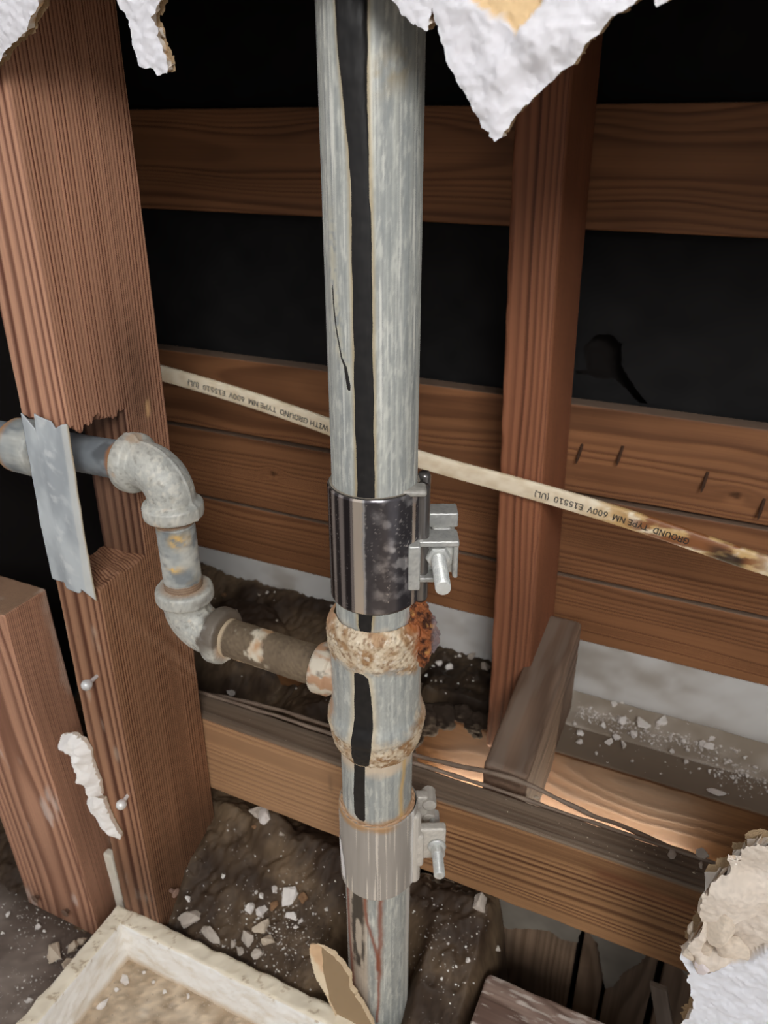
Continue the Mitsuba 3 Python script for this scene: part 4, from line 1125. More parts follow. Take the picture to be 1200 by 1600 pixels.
# strap over the notch
def strap():
    S, Tt = np.meshgrid(np.linspace(0, 1, 60), np.linspace(0, 1, 150), indexing='ij')      # across, down
    topj = 0.004 * np.interp(S, [0, 0.02, 0.28, 0.3, 0.55, 0.65, 0.72, 0.85, 0.97, 1], [0.6, 0.5, -2.0, 0.9, 0.3, 0.1, -1.0, -0.2, 0.1, -0.2])
    botj = 0.004 * np.interp(S, [0, 0.03, 0.2, 0.3, 0.32, 0.6, 0.66, 0.68, 1], [0.9, 0.8, 0.7, 0.9, -0.3, -0.6, -0.4, 0.4, -1.2])
    z0, z1 = -0.1655 + topj, -0.2905 + botj
    Z = z0 + (z1 - z0) * Tt
    xl = np.interp(Z, [-0.29, -0.166], [-0.4125, -0.4070]); xr = np.interp(Z, [-0.29, -0.166], [-0.3735, -0.3685])
    X = xl + (xr - xl) * S + 0.0006 * (fbm(np.stack([Z * 90, S * 2, Z * 0], -1), 2, 471) - 0.5)
    Yf = 0.3300 - 0.0016 * np.exp(-((S - 0.45) / 0.14) ** 2) * (0.4 + 0.6 * np.sin(Tt * np.pi)) - 0.0010 * np.sin(Tt * np.pi) + 0.0012 * (fbm(np.stack([X * 90, Z * 40, X * 0], -1), 3, 473) - 0.5)
    P = np.stack([X, Yf, Z], -1)
    V, F = grid(P)
    nn = np.cross(V[F[:, 1]] - V[F[:, 0]], V[F[:, 2]] - V[F[:, 0]])[:, 1].sum()
    if nn > 0: F = F[:, ::-1]
    n = fbm(np.c_[V[:, 0] * 60, V[:, 1] * 0, V[:, 2] * 25], 4, 475)
    c = mixc(lin(158, 164, 168), lin(188, 194, 196), sstep(0.3, 0.7, n))
    s = S.ravel()
    c = mixc(c, lin(206, 206, 200), 0.6 * sstep(0.8, 0.86, s + 0.1 * (n - 0.5)))
    c = mixc(c, lin(222, 224, 222), 0.4 * sstep(0.50, 0.72, rfbm(V, 170, 4, 477)) * np.exp(-((s - 0.5) / 0.22) ** 2))
    c = mixc(c, lin(172, 150, 110), 0.7 * sstep(0.975, 0.99, s))
    back = V + [0, 0.0009, 0]
    rim = np.r_[np.arange(60) * 150, (59 * 150) + np.arange(1, 150), (np.arange(59)[::-1]) * 150 + 149, np.arange(1, 149)[::-1]]
    r2 = np.roll(rim, -1); N = len(V)
    RF = np.vstack([np.c_[rim, r2, r2 + N], np.c_[rim, r2 + N, rim + N]])
    return np.vstack([V, back]), np.vstack([F, F[:, ::-1] + N, RF, RF[:, ::-1]][:3]), np.vstack([c, c * 0.8])


add('metal_strap', strap(), 'm_galv'); tag('metal_strap', 'flat grey galvanized strap with ragged ends across the notch of the left stud', 'metal strap')

# ---------------------------------------------------------------- cable with its print, wires
CAB = np.array([[-0.64, 0.582, -0.200], [-0.5438, 0.575, -0.2093], [-0.5051, 0.575, -0.2137], [-0.3966, 0.575, -0.2278], [-0.3201, 0.575, -0.2412], [-0.2362, 0.575, -0.2568], [-0.1781, 0.575, -0.2632],
                [-0.1259, 0.575, -0.2684], [-0.0713, 0.575, -0.2752], [-0.0167, 0.575, -0.2836], [0.0166, 0.575, -0.2895], [0.0485, 0.575, -0.2945], [0.0747, 0.575, -0.2975], [0.30, 0.580, -0.33], [0.585, 0.59, -0.36]])
from scipy.interpolate import CubicSpline
cyz = CubicSpline(CAB[:, 0], CAB[:, 1:])
CA, CB = 0.0080, 0.0034


def cab_at(x, u, lift=0.0):
    """A point on the cable's front face: x along the wall, u across it (up positive)."""
    x = np.asarray(x, float)
    c = cyz(x); sl = cyz(x, 1)[..., 1]
    k = 1 / np.sqrt(1 + sl ** 2)
    b = CB * np.clip(1 - np.abs(u / CA) ** 2.6, 0, 1) ** (1 / 2.6)
    return np.stack([x - sl * k * u, c[..., 0] - b - lift, c[..., 1] + k * u], -1)


xs = np.arange(-0.64, 0.585, 0.0018)
th = np.linspace(0, 2 * np.pi, 41)[:-1]
cu = CA * np.sign(np.sin(th)) * np.abs(np.sin(th)) ** (2 / 2.6); cb = CB * np.sign(np.cos(th)) * np.abs(np.cos(th)) ** (2 / 2.6)
base, sl = cyz(xs), cyz(xs, 1)[:, 1]
k = 1 / np.sqrt(1 + sl ** 2)
P = np.stack([xs[:, None] - (sl * k)[:, None] * cu, base[:, :1] - cb, base[:, 1:] + k[:, None] * cu], -1)
i = np.arange(P.shape[0] * 40).reshape(-1, 40); j = np.roll(i, -1, 1)
F = np.vstack([np.c_[i[:-1].ravel(), i[1:].ravel(), j[1:].ravel()], np.c_[i[:-1].ravel(), j[1:].ravel(), j[:-1].ravel()]])
v = P.reshape(-1, 3)
if (vnorm(v, F)[:, 1] * (v[:, 1] - 0.576)).sum() < 0: F = F[:, ::-1]
n = fbm(v * 120, 4, 481)
c = mixc(lin(240, 226, 200), lin(222, 204, 174), sstep(0.35, 0.7, n))
x = v[:, 0]
stain = sstep(-0.105, -0.06, x) * sstep(0.062, 0.03, x)
blot = sstep(0.44, 0.56, fbm(np.c_[x * 60, v[:, 1] * 60, v[:, 2] * 150], 4, 483))
c = mixc(c, lin(196, 156, 92), 0.85 * stain * sstep(0.3, 0.5, n))
c = mixc(c, lin(128, 72, 40), 0.9 * stain * blot * sstep(-0.07, -0.04, x))
c = mixc(c, lin(44, 36, 32), 0.9 * sstep(0.0, 0.016, x) * sstep(0.036, 0.028, x) * sstep(-0.5, 0.2, -(v[:, 2] - cyz(x)[:, 1]) / CA + 0.6 * (blot - 0.5)))
add('cable', (v, F, c), 'm_plastic'); tag('cable', 'cream flat electric cable sloping across behind the pipe, printed upside down, scorched at right', 'cable')


def cable_print(key, text, x0, length, h=0.0050):
    t = meshkit.text_mesh(text, h, 0.001, bold=True)
    m = trimesh.Trimesh(t.vertices, t.faces)
    m = m.subdivide_to_size(0.004)
    w = m.bounds[1, 0]
    V = np.array(m.vertices)
    u = h / 2 - V[:, 1]                                        # upside down
    xx = x0 + (w - V[:, 0]) / w * length
    Pn = cab_at(xx, u - 0.0006, 0.00004 + 0.00012 * (V[:, 2] > 0.0005))
    add(key, (Pn, np.array(m.faces), lin(52, 44, 38)), 'm_plastic', smooth=False)


cable_print('cable__print', '12-2 WITH GROUND  TYPE NM  600V  E15510  (UL)', -0.470, 0.170)
cable_print('cable__print_001', 'GROUND  TYPE NM  600V  E15510  (UL)', -0.130, 0.122)

W1 = [(-0.40, 0.455, -0.4795), (-0.324, 0.466, -0.4800), (-0.19, 0.470, -0.4850), (-0.15, 0.468, -0.4790), (-0.112, 0.462, -0.4680), (-0.08, 0.466, -0.4740), (-0.03, 0.466, -0.4830), (0.03, 0.460, -0.4830), (0.10, 0.456, -0.4810), (0.36, 0.458, -0.48)]
W2 = [(-0.40, 0.450, -0.4735), (-0.30, 0.452, -0.4735), (-0.184, 0.4515, -0.4745), (-0.117, 0.4535, -0.4755), (-0.046, 0.4545, -0.4780), (0.001, 0.4540, -0.4775), (0.06, 0.4535, -0.477), (0.36, 0.4545, -0.477)]
for i, (w, r, lb) in enumerate(((W1, 0.0019, 'thin grey stick lying along the back edge of the beam, bowed over the wooden block'), (W2, 0.0016, 'thin grey stick lying along the top of the beam, nearer than the bowed one'))):
    w = np.array(w); s = np.linspace(w[0, 0], w[-1, 0], 500)
    cs = PchipInterpolator(w[:, 0], w[:, 1:])
    path = np.c_[s, cs(s)] + 0.0008 * (np.c_[s * 0, noise(np.c_[s * 60, s * 0, s * 0], 491 + i), noise(np.c_[s * 60, s * 0 + 9, s * 0], 491 + i)] - 0.5)
    v, f = sweep(path, r * (0.8 + 0.4 * noise(np.c_[s * 90, s * 0, s * 0 + i], 493)), 10)
    c = mixc(lin(150, 132, 116), lin(104, 88, 76), fbm(v * 120, 3, 495))
    key = 'stick' + (f'_{i:03d}' if i else '')
    add(key, (v, f, c), 'm_wood'); tag(key, lb, 'stick', 'sticks along the beam')

# ---------------------------------------------------------------- white curb, curled paper, plaster on the cut post
def curb_col(v, n, c=None):
    k = fbm(v * 90, 4, 501); k2 = fbm(v * 260, 3, 502)
    c = mixc(lin(240, 239, 234), lin(224, 218, 206), sstep(0.45, 0.75, k))
    c = mixc(c, lin(226, 212, 182), 0.75 * sstep(0.3, 0.8, n[:, 2]))
    crack = np.abs(fbm(v * 70 + 3, 3, 503) - 0.5) < 0.008
    c = mixc(c, lin(176, 156, 126), 0.75 * crack * sstep(0.2, 0.6, n[:, 2] + 0.3))
    low = sstep(-0.680, -0.690, v[:, 2] + 0.006 * (k - 0.5))
    return mixc(c, lin(196, 172, 138), 0.7 * low)


def curb(x, y, z, key, label):
    v, f = box(x, y, z, (0.0016, 0.0016, 0.0016), 0.004, 1)
    n = vnorm(v, f)
    v = v + n * (0.0035 * (fbm(v * 75, 4, 505) - 0.5) + 0.0012 * (fbm(v * 260, 2, 506) - 0.5))[:, None]
    add(key, (v, f, curb_col(v, n)), 'm_paint'); tag(key, label, 'curb', 'white curb pieces')


curb((-0.413, 0.040), (0.3180, 0.3345), (-0.860, -0.640), 'curb_board', 'white painted curb board running right from the corner to the foot of the pipe')
curb((-0.425, -0.4085), (-0.20, 0.3340), (-0.712, -0.640), 'curb_board_001', 'white painted curb board running from the corner towards the viewer at lower left')


def curl():
    A_ = np.array([(-0.2150, -0.5630), (-0.2085, -0.5590), (-0.2000, -0.5620), (-0.1890, -0.5690), (-0.1825, -0.5800), (-0.1810, -0.5960), (-0.1720, -0.6090), (-0.1640, -0.6260), (-0.160, -0.645), (-0.195, -0.645), (-0.2050, -0.6180), (-0.2115, -0.5960), (-0.2150, -0.5760)])
    m = slab(Polygon(A_), 0.3270, 0.3290, 0.0012, lambda v: -0.0045 * sstep(0.0, 0.02, v[:, 0] + 0.215) + 0.0008 * (fbm(v * [200, 0, 90], 3, 511) - 0.5) + 0.0014 * sstep(0.004, 0.0, v[:, 0] + 0.215 + 0.3 * (v[:, 2] + 0.575)),
             lambda v: mixc(mixc(lin(218, 186, 150), lin(194, 160, 124), fbm(v * 120, 3, 513)), lin(222, 206, 178), sstep(-0.2085, -0.2110, v[:, 0] + 0.42 * (v[:, 2] + 0.585) + 0.002 * (fbm(v * 200, 2, 4) - 0.5))),
             lambda v: np.broadcast_to(lin(206, 184, 152), v.shape), seed=21)
    return m


add('paper_scrap', curl(), 'm_matte'); tag('paper_scrap', 'curled brown paper scrap at the foot of the pipe', 'paper')


def chunk(c, r, seed, n=26, flat=None, rot=None, faceted=True):
    rng = np.random.default_rng(seed)
    p = rng.normal(size=(n, 3)); p /= np.linalg.norm(p, axis=1, keepdims=True)
    p *= rng.uniform(0.75, 1.05, (n, 1))
    h = trimesh.convex.convex_hull(p)
    v = np.array(h.vertices) * np.asarray(r)
    a, b = rng.uniform(0, 6.28), rng.uniform(-0.5, 0.5) if rot is None else rot
    Rz = np.array([[math.cos(a), -math.sin(a), 0], [math.sin(a), math.cos(a), 0], [0, 0, 1]])
    Rx = np.array([[1, 0, 0], [0, math.cos(b), -math.sin(b)], [0, math.sin(b), math.cos(b)]])
    return v @ Rz.T @ Rx.T + np.asarray(c), np.array(h.faces)


def plaster_lump(key, pts, y0, y1, seed, label, bulge=0.0095):
    poly = Polygon(pts)
    def disp(v):
        dd = shapely.distance(shapely.boundary(poly), shapely.points(v[:, 0], v[:, 2]))
        return bulge * np.sqrt(np.clip(dd / 0.007, 0, 1)) * (0.55 + 0.9 * fbm(v * [150, 0, 110], 2, seed)) + 0.0035 * (fbm(v * [260, 0, 260], 3, seed) - 0.5) * sstep(0, 0.003, dd)
    m = slab(poly, y0, y1, 0.0011, disp, lambda v: mixc(lin(240, 238, 235), lin(226, 220, 212), fbm(v * 200, 3, seed)), lambda v: np.broadcast_to(lin(216, 204, 188), v.shape), seed=seed, jag=0.0009)
    add(key, m, 'm_matte'); tag(key, label, 'plaster', 'plaster lumps on the cut post')


plaster_lump('plaster_lump', [(-0.4400, -0.440), (-0.4320, -0.437), (-0.4265, -0.434), (-0.4160, -0.437), (-0.4110, -0.446), (-0.4120, -0.462), (-0.4085, -0.476), (-0.4090, -0.494), (-0.4180, -0.496), (-0.4250, -0.486), (-0.4290, -0.470), (-0.4330, -0.458), (-0.442, -0.449)],
             0.3305, 0.3325, 31, 'upper torn white plaster lump stuck to the edge of the sawn-off post')
plaster_lump('plaster_lump_001', [(-0.4240, -0.498), (-0.4080, -0.497), (-0.4060, -0.506), (-0.4035, -0.520), (-0.3965, -0.535), (-0.3985, -0.540), (-0.4070, -0.538), (-0.4170, -0.528), (-0.4225, -0.516), (-0.4270, -0.507)],
             0.3290, 0.3325, 33, 'lower smooth white plaster lump stuck to the edge of the sawn-off post', 0.0065)
v, f = box((-0.4445, -0.4335), (0.345, 0.353), (-0.70, -0.598), (0.0015,) * 3, 0.002, 1)
n = fbm(v * 120, 3, 41)
v = v + np.c_[0.08 * (v[:, 2] + 0.65) * -0.4, 0 * n, 0 * n]
add('paint_strip', (v, f, mixc(lin(226, 220, 206), lin(200, 190, 172), n)), 'm_paint'); tag('paint_strip', 'narrow white painted strip in the gap above the curb corner', 'strip')

# ---------------------------------------------------------------- nails
def nail(key, p, d, L, rs, rh, col, label, group, bsdf='m_zinc', head=0.0012, ball=False):
    p, d = np.asarray(p, float), np.asarray(d, float); d /= np.linalg.norm(d)
    if ball:
        s = np.array([0, 1 - 2 * rh / L, 1 - 1.85 * rh / L, 1 - 1.5 * rh / L, 1 - rh / L, 1 - 0.5 * rh / L, 1 - 0.15 * rh / L, 1])
        r = np.array([rs, rs, 0.6 * rh, 0.87 * rh, rh, 0.87 * rh, 0.53 * rh, 0.05 * rh])
    elif rh > 0:
        s = np.array([0, 1 - head / L, 1 - 0.9 * head / L, 1 - 0.3 * head / L, 1]); r = np.array([rs, rs, rh, rh, rh * 0.7])
    else:
        s = np.array([0, 0.7, 0.9, 1]); r = np.array([rs, rs, rs * 0.6, 0.0001])
    v, f = sweep(p + d * (s * L)[:, None], r, 16)
    add(key, (v, f, mixc(np.asarray(col) * 0.8, np.asarray(col) * 1.1, noise(v * 900, 5))), bsdf); tag(key, label, 'nail', group)


nail('nail', (-0.3915, 0.336, -0.3685), (0.1, -1, 0.05), 0.019, 0.0015, 0.0042, lin(206, 206, 206), 'shiny ball-headed nail in the front of the left stud, above the plaster lump', 'nails in the left stud', ball=True)
nail('nail_001', (-0.3850, 0.336, -0.4870), (0.1, -1, -0.15), 0.016, 0.0016, 0.0042, lin(236, 234, 230), 'paint-capped nail in the front of the left stud, beside the lower plaster lump', 'nails in the left stud', ball=True)
for i, (x, y, z, d) in enumerate(((-0.5380, 0.334, -0.6920, (0, -1, 0)), (-0.4975, 0.334, -0.6900, (0, -1, 0)))):
    nail(f'nail_{2 + i:03d}', (x, y, z), d, 0.006, 0.002, 0.0042, lin(112, 90, 76), ('rusty nail head at the foot of the sawn-off post, left of the other', 'rusty nail head at the foot of the sawn-off post, nearer its corner')[i], 'nails at the foot of the post', 'm_matte')
nail('nail_004', (-0.3765, 0.352, -0.6180), (1, -0.1, 0), 0.007, 0.002, 0.0042, lin(150, 122, 108), 'nail head low on the side of the left stud', 'nails at the foot of the post', 'm_matte')
for i, (x, z, dz) in enumerate(((-0.1145, -0.2600, -0.3), (-0.0790, -0.2560, -0.5), (-0.0060, -0.2680, -0.9), (0.0420, -0.2840, -0.9))):
    nail(f'nail_{5 + i:03d}', (x, 0.6755, z), (-0.12, -0.6, -1), 0.019, 0.0014, 0, lin(70, 48, 36),
         ('rusty nail point nearest the right stud, below the black paper', 'thin rusty nail point, second from the right stud, below the paper', 'bent rusty nail point above the cable, third from the right stud', 'rusty nail point nearest the right edge, above the cable')[i], 'nail points in the board', 'm_matte')

# ---------------------------------------------------------------- plaster chunks and crumbs
CHUNKS = {
    'soil_front': '-3188,4250,-5761,148,93,W -3310,4285,-5769,84,105,G -2731,3880,-6164,80,159,W -2897,3890,-6166,40,58,W -2998,3830,-6218,29,50,W -3064,3845,-6238,23,36,W -3053,3715,-6306,46,92,W -2944,3745,-6307,69,72,W -2857,3815,-6258,63,64,B -2896,3635,-6338,90,120,C -2997,3530,-6444,79,155,G -2771,3550,-6368,72,104,C -2828,3465,-6453,67,69,G -2652,3765,-6216,67,63,W -2596,3890,-6119,45,90,B -3435,3860,-6214,36,30,W -3651,3595,-6349,29,59,W -3104,3490,-6509,51,50,G -2999,3455,-6502,45,49,G -3564,3490,-6458,145,87,G -3321,3470,-6482,143,79,G -3272,4175,-5831,30,37,B -2986,4205,-5825,35,37,G -2565,3780,-6244,28,32,W -2583,3720,-6262,25,28,W -2375,3905,-6155,22,35,W',
    'soil_right': '-1111,4280,-5828,69,127,G -1088,3945,-6082,26,39,W -1161,3875,-6113,16,19,W -934,4295,-6326,38,41,G -1275,3980,-6025,16,20,W -1135,4025,-6040,16,16,W -1247,3775,-6176,16,19,W',
    'soil_back': '-4499,5595,-5754,116,63,W -4048,5600,-5818,93,71,C -5172,6495,-5149,47,39,B -4659,6680,-5083,31,34,W -4747,6630,-5105,27,34,G -4792,6210,-5095,22,28,G -3799,6735,-5074,30,33,W -4298,6310,-5151,22,28,G',
    'soil_mid': '-2197,6730,-5360,32,36,W -2069,6770,-5347,78,62,G -1868,6620,-5395,70,87,G -2246,6530,-5499,53,66,W -2370,6555,-5479,57,53,W -2421,6510,-5481,25,31,W -2455,6390,-5538,25,31,W -2468,6420,-5520,25,31,W -2228,6670,-5364,21,27,G -2284,6215,-5682,17,22,G -2235,6260,-5682,17,22,G',
    'ledge': '-382,6539,-5400,78,73,W -199,6572,-5400,90,121,W -27,6681,-5400,97,81,W -501,6750,-5400,53,58,W -444,6798,-5400,33,50,W -250,6377,-5400,44,63,W -400,6278,-5400,44,47,W -324,6196,-5400,75,47,W -462,6181,-5400,50,55,W -731,6185,-5400,44,55,W -717,6064,-5400,44,55,W -716,6608,-5400,26,33,W -545,6392,-5400,45,32,W 201,6486,-5400,44,39,W 120,6306,-5400,37,31,W 220,6775,-5400,45,48,W 453,6651,-5400,44,39,W 373,6537,-5400,44,54,W 433,6517,-5400,62,54,W 258,6388,-5400,25,31,W -206,6018,-5400,24,23,W -534,5977,-5400,25,23,W 258,6213,-5400,24,38,W 46,6434,-5400,22,23,W -813,6299,-5400,26,32,W 678,6563,-5400,37,35,W 766,6510,-5400,30,30,W 630,6402,-5400,27,27,W 532,5940,-5400,104,72,W 476,6179,-5400,33,34,W 786,6269,-5400,36,30,W 852,6414,-5400,27,30,W -78,6456,-5400,28,32,W -336,6728,-5400,30,33,W',
    'beam_top': '428,4564,-4755,56,70,G 230,4467,-4755,84,26,G 427,4462,-4755,50,23,G -807,4585,-4755,30,32,C',
    'floor_left': '-4867,3018,-7110,116,145,C -4769,3141,-7110,74,85,C -4745,3224,-7110,62,54,C -4680,2985,-7110,79,91,C -4758,2598,-7110,41,36,W -5245,3157,-7110,38,55,W -5629,3133,-7110,32,32,W -5161,3158,-7110,25,24,W -4653,2862,-7110,27,30,C -5523,2969,-7110,19,24,W',
    'floor_in': '-3956,3002,-6880,63,65,W -3978,2903,-6880,28,36,W -3572,3059,-6880,34,28,W -3369,3121,-6880,34,35,W -3989,2755,-6880,67,49,W -4036,3230,-6880,41,30,W -3861,3130,-6880,23,22,W -3724,3096,-6880,20,22,W',
}
TONES = {'W': (lin(234, 230, 226), lin(206, 198, 190)), 'G': (lin(196, 186, 174), lin(166, 154, 142)), 'C': (lin(206, 192, 172), lin(176, 160, 140)), 'B': (lin(150, 116, 86), lin(112, 84, 62))}
WHERE = {'soil_front': ('on soil left of the pipe', 'plaster bits on the soil left of the pipe'), 'soil_right': ('on soil right of the pipe', 'plaster bits on the soil right of the pipe'),
         'soil_back': ('on soil behind the small pipe', 'plaster bits on the soil behind the small pipe'), 'soil_mid': ('on soil beside the right stud', 'plaster bits on the soil beside the right stud'),
         'ledge': ('on the grey ledge', 'plaster bits on the ledge'), 'beam_top': ('on top of the beam', 'plaster bits on the beam'),
         'floor_left': ('on the grey floor', 'plaster bits on the grey floor'), 'floor_in': ('on the tan floor', 'plaster bits on the tan floor')}
TONE_NAME = {'W': 'white', 'G': 'grey', 'C': 'cream', 'B': 'brown'}
# the biggest ones by their own looks: (place, index) -> label
OWN = {('soil_front', 0): 'long white plaster chunk just under the lower edge of the beam', ('soil_front', 2): 'largest upright white plaster chunk on the soil left of the pipe',
       ('soil_front', 6): 'slim upright white plaster chunk, leftmost of the pile left of the pipe', ('soil_front', 7): 'white plaster chunk in the middle of the pile left of the pipe',
       ('soil_front', 9): 'round cream plaster chunk near the bottom of the pile', ('soil_front', 10): 'grey oval plaster chunk, lowest left of the pile', ('soil_front', 11): 'cream three-cornered plaster chunk low in the pile',
       ('soil_front', 12): 'lowest grey plaster chunk of the pile, next to the curb', ('soil_front', 19): 'long grey plaster chunk behind the curb, at the foot of the stud', ('soil_front', 20): 'grey plaster chunk behind the middle of the left curb run',
       ('soil_right', 0): 'grey plaster chunk tucked under the beam right of the pipe', ('soil_back', 0): 'white plaster chunk behind the beam beside the left stud', ('soil_back', 1): 'cream plaster chunk behind the beam left of the pipe',
       ('soil_mid', 1): 'grey plaster flake against the white strip beside the right stud', ('soil_mid', 2): 'grey plaster chunk touching the right stud', ('ledge', 1): 'largest white plaster chunk on the grey ledge',
       ('ledge', 0): 'big white plaster chunk on the ledge, left of the largest', ('ledge', 2): 'big white plaster chunk on the ledge, right of the largest', ('ledge', 28): 'flat white plaster flake on the front edge of the ledge',
       ('beam_top', 0): 'grey plaster chunk standing on the beam beside the broken plaster', ('floor_left', 0): 'round cream plaster chunk on the floor at the foot of the sawn-off post', ('floor_in', 0): 'largest white plaster bit on the tan floor near the corner'}
nk = 0
ORD = ['first', 'second', 'third', 'fourth', 'fifth', 'sixth', 'seventh', 'eighth', 'ninth', 'tenth', 'eleventh', 'twelfth']


def zone(place_, x, y):
    if place_ != 'ledge': return ''
    return ', near the wooden block' if x < -0.035 else ', mid-ledge' if x < 0.03 else ', towards its right end'


RANK = {}
for place_, txt in CHUNKS.items():
    rows = {}
    for k, q in enumerate(txt.split()):
        q = q.split(',')
        p3 = np.array([int(t) / 1e4 for t in q[:3]])
        if (place_, k) in OWN: continue
        rows.setdefault((q[5], zone(place_, p3[0], p3[1])), []).append((float(p3 @ right / (p3 @ fwd)), k))
    for g, l in rows.items():
        for n_, (_, k) in enumerate(sorted(l)):
            RANK[place_, k] = (g[1] + (f', {ORD[n_]} from the left' if len(l) > 1 else ''))
for place_, txt in CHUNKS.items():
    for k, q in enumerate(txt.split()):
        q = q.split(',')
        x, y, z, sx, sz = [int(t) / 1e4 for t in q[:5]]
        rng = np.random.default_rng(700 + nk)
        z0 = float(soil_h(x, y)) if place_.startswith('soil') else z
        flat = place_ in ('beam_top',) or (place_, k) == ('ledge', 28)
        hh = min(sx, sz) * (0.28 if flat else 0.75)
        v, f = chunk((0, 0, 0), (sx, max(sz, 0.5 * sx) * (0.6 if sz > 1.4 * sx else 0.8), max(hh, sz * 0.8) if sz > 1.4 * sx else hh), 700 + nk, 13, rot=rng.uniform(-0.3, 0.3))
        if sx > 0.004:
            mm = trimesh.Trimesh(v, f, process=True).subdivide().subdivide()
            v, f = np.array(mm.vertices), np.array(mm.faces)
            v = v * (1 + 0.34 * (rfbm(v + nk * 0.031, 300, 3, 5) - 0.5))[:, None]
        v = v + [x, y, z0 - v[:, 2].min() - 0.25 * (v[:, 2].max() - v[:, 2].min())]
        t0, t1 = TONES[q[5]]
        c = mixc(t0, t1, fbm(v * 190, 3, 11)) * (0.9 + 0.2 * noise(v * 800, 12))[:, None]
        key = 'plaster_chunk' + (f'_{nk:03d}' if nk else '')
        add(key, (v, f, c), 'm_matte', smooth=False)
        wh, gr = WHERE[place_]
        tag(key, OWN.get((place_, k), f'small {TONE_NAME[q[5]]} bit ' + wh + RANK.get((place_, k), '')), 'plaster', None if (place_, k) in OWN else gr + ', ' + TONE_NAME[q[5]])
        nk += 1


def crumbs(key, xy, zf, smin, smax, tones, seed, label):
    rng = np.random.default_rng(seed)
    o = np.array([[1, 0, 0], [-1, 0, 0], [0, 1, 0], [0, -1, 0], [0, 0, 1], [0, 0, -1.0]])
    of = np.array([[0, 2, 4], [2, 1, 4], [1, 3, 4], [3, 0, 4], [2, 0, 5], [1, 2, 5], [3, 1, 5], [0, 3, 5]])
    xy = xy[np.hypot(xy[:, 0] - AX[0], xy[:, 1] - AX[1]) > 0.032]
    n = len(xy)
    s = smin * (smax / smin) ** (rng.uniform(0, 1, n) ** 2.2)
    V = o[None] * s[:, None, None] * rng.uniform(0.6, 1.2, (n, 6, 1)) + rng.normal(0, 0.12, (n, 6, 3)) * s[:, None, None]
    V = V + np.c_[xy, zf(xy[:, 0], xy[:, 1]) + 0.3 * s][:, None, :]
    F = (of[None] + 6 * np.arange(n)[:, None, None]).reshape(-1, 3)
    C = mixc(tones[0], tones[1], rng.uniform(0, 1, n))
    add(key, (V.reshape(-1, 3), F, np.repeat(C, 6, axis=0)), 'm_matte', smooth=False)
    tag(key, label, 'crumbs', kind='stuff')


def scatter(seed, n, x, y, mask):
    rng = np.random.default_rng(seed)
    p = np.c_[rng.uniform(*x, n), rng.uniform(*y, n)]
    return p[rng.uniform(0, 1, n) < mask(p[:, 0], p[:, 1])]


m2 = lambda x, y, f, a, b, s: sstep(a, b, fbm(np.stack([x * f, y * f, x * 0], -1), 3, s))
near = lambda x, y, cx, cy, r: np.exp(-((x - cx) ** 2 + (y - cy) ** 2) / r ** 2)
p = scatter(801, 5200, (-0.38, -0.10), (0.34, 0.425), lambda x, y: 0.04 + 0.9 * near(x, y, -0.265, 0.372, 0.024) + 0.35 * near(x, y, -0.30, 0.355, 0.03) + 0.25 * near(x, y, -0.135, 0.39, 0.03) + 0.3 * near(x, y, -0.09, 0.425, 0.02))
crumbs('plaster_crumbs', p, soil_h, 0.0003, 0.0014, TONES['W'], 802, 'white plaster crumbs over the dark soil beside the pipe')
p = scatter(803, 900, (-0.56, -0.14), (0.48, 0.675), lambda x, y: 0.05 + 0.5 * near(x, y, -0.225, 0.65, 0.03) + 0.15 * near(x, y, -0.48, 0.63, 0.06))
crumbs('plaster_crumbs_001', p, soil_h, 0.0004, 0.0014, TONES['W'], 804, 'white plaster crumbs over the soil behind the small pipe and pipe')
p = scatter(805, 6000, (-0.085, 0.20), (0.592, 0.68), lambda x, y: 0.95 * m2(x, y, 26, 0.42, 0.62, 806) * sstep(0.60, 0.635, y) + 0.02)
crumbs('plaster_crumbs_002', p, lambda x, y: x * 0 - 0.5415, 0.0004, 0.0020, TONES['W'], 807, 'white plaster crumbs strewn over the grey ledge')
p = scatter(808, 3800, (-0.60, -0.43), (0.12, 0.335), lambda x, y: 0.5 * m2(x, y, 30, 0.45, 0.65, 809) + 0.8 * near(x, y, -0.47, 0.305, 0.02) + 0.4 * near(x, y, -0.52, 0.315, 0.02) + 0.03)
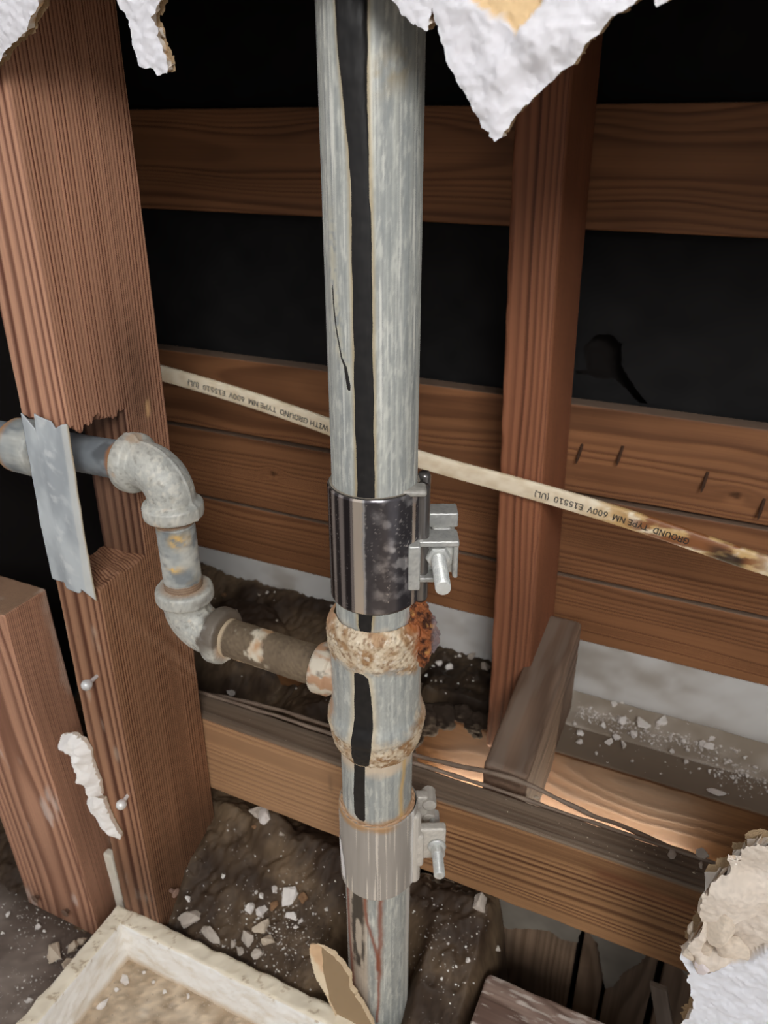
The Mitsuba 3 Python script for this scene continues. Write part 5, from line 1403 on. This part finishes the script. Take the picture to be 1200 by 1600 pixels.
crumbs('plaster_crumbs_003', p, lambda x, y: x * 0 - 0.7125, 0.0003, 0.0012, TONES['W'], 810, 'white plaster crumbs on the grey floor left of the curb')
p = scatter(811, 3500, (-0.405, -0.20), (0.22, 0.317), lambda x, y: 0.35 + 0.6 * near(x, y, -0.385, 0.31, 0.03))
crumbs('plaster_crumbs_004', p, lambda x, y: x * 0 - 0.6895, 0.0003, 0.0010, TONES['C'], 812, 'pale grit on the tan floor inside the curb')
p = scatter(813, 500, (-0.37, 0.12), (0.427, 0.45), lambda x, y: 0.10 + 0.6 * near(x, y, 0.0, 0.43, 0.03))
crumbs('plaster_crumbs_005', p, lambda x, y: x * 0 - 0.4755, 0.0003, 0.0010, TONES['C'], 814, 'pale crumbs along the weathered top of the beam')

# broken lumps of the core of the lower right wall board
for i, (x, y, z, r, sd) in enumerate(((0.0385, 0.316, -0.3620, (0.0055, 0.007, 0.0150), 901), (0.0455, 0.313, -0.3720, (0.0080, 0.006, 0.0165), 902), (0.0540, 0.312, -0.3840, (0.0095, 0.006, 0.0110), 903),
                                      (0.0405, 0.317, -0.3930, (0.0070, 0.006, 0.0075), 904), (0.0360, 0.318, -0.4020, (0.0055, 0.006, 0.0060), 905), (0.0340, 0.322, -0.3900, (0.0022, 0.003, 0.0065), 906), (0.0435, 0.3135, -0.4050, (0.0055, 0.0035, 0.0080), 907))):
    mm = trimesh.Trimesh(*chunk((0, 0, 0), (1, 1, 1), sd, 24, rot=0.3), process=True).subdivide().subdivide().subdivide()
    mm = trimesh.smoothing.filter_laplacian(mm, iterations=3)
    v, f = np.array(mm.vertices) * r, np.array(mm.faces)
    v = v * (1 + 0.25 * (fbm(v * 200 + i, 3, sd) - 0.5))[:, None] + [x, y, z]
    c = mixc(lin(212, 200, 184), lin(184, 168, 150), fbm(v * 120, 3, sd)) * (0.84 + 0.28 * noise(v * 800, sd))[:, None]
    if i == 6: c = mixc(c, lin(206, 198, 200), 0.8)
    key = 'torn_drywall_001__core_lump' + (f'_{i:03d}' if i else '')
    add(key, (v, f, c), 'm_matte')
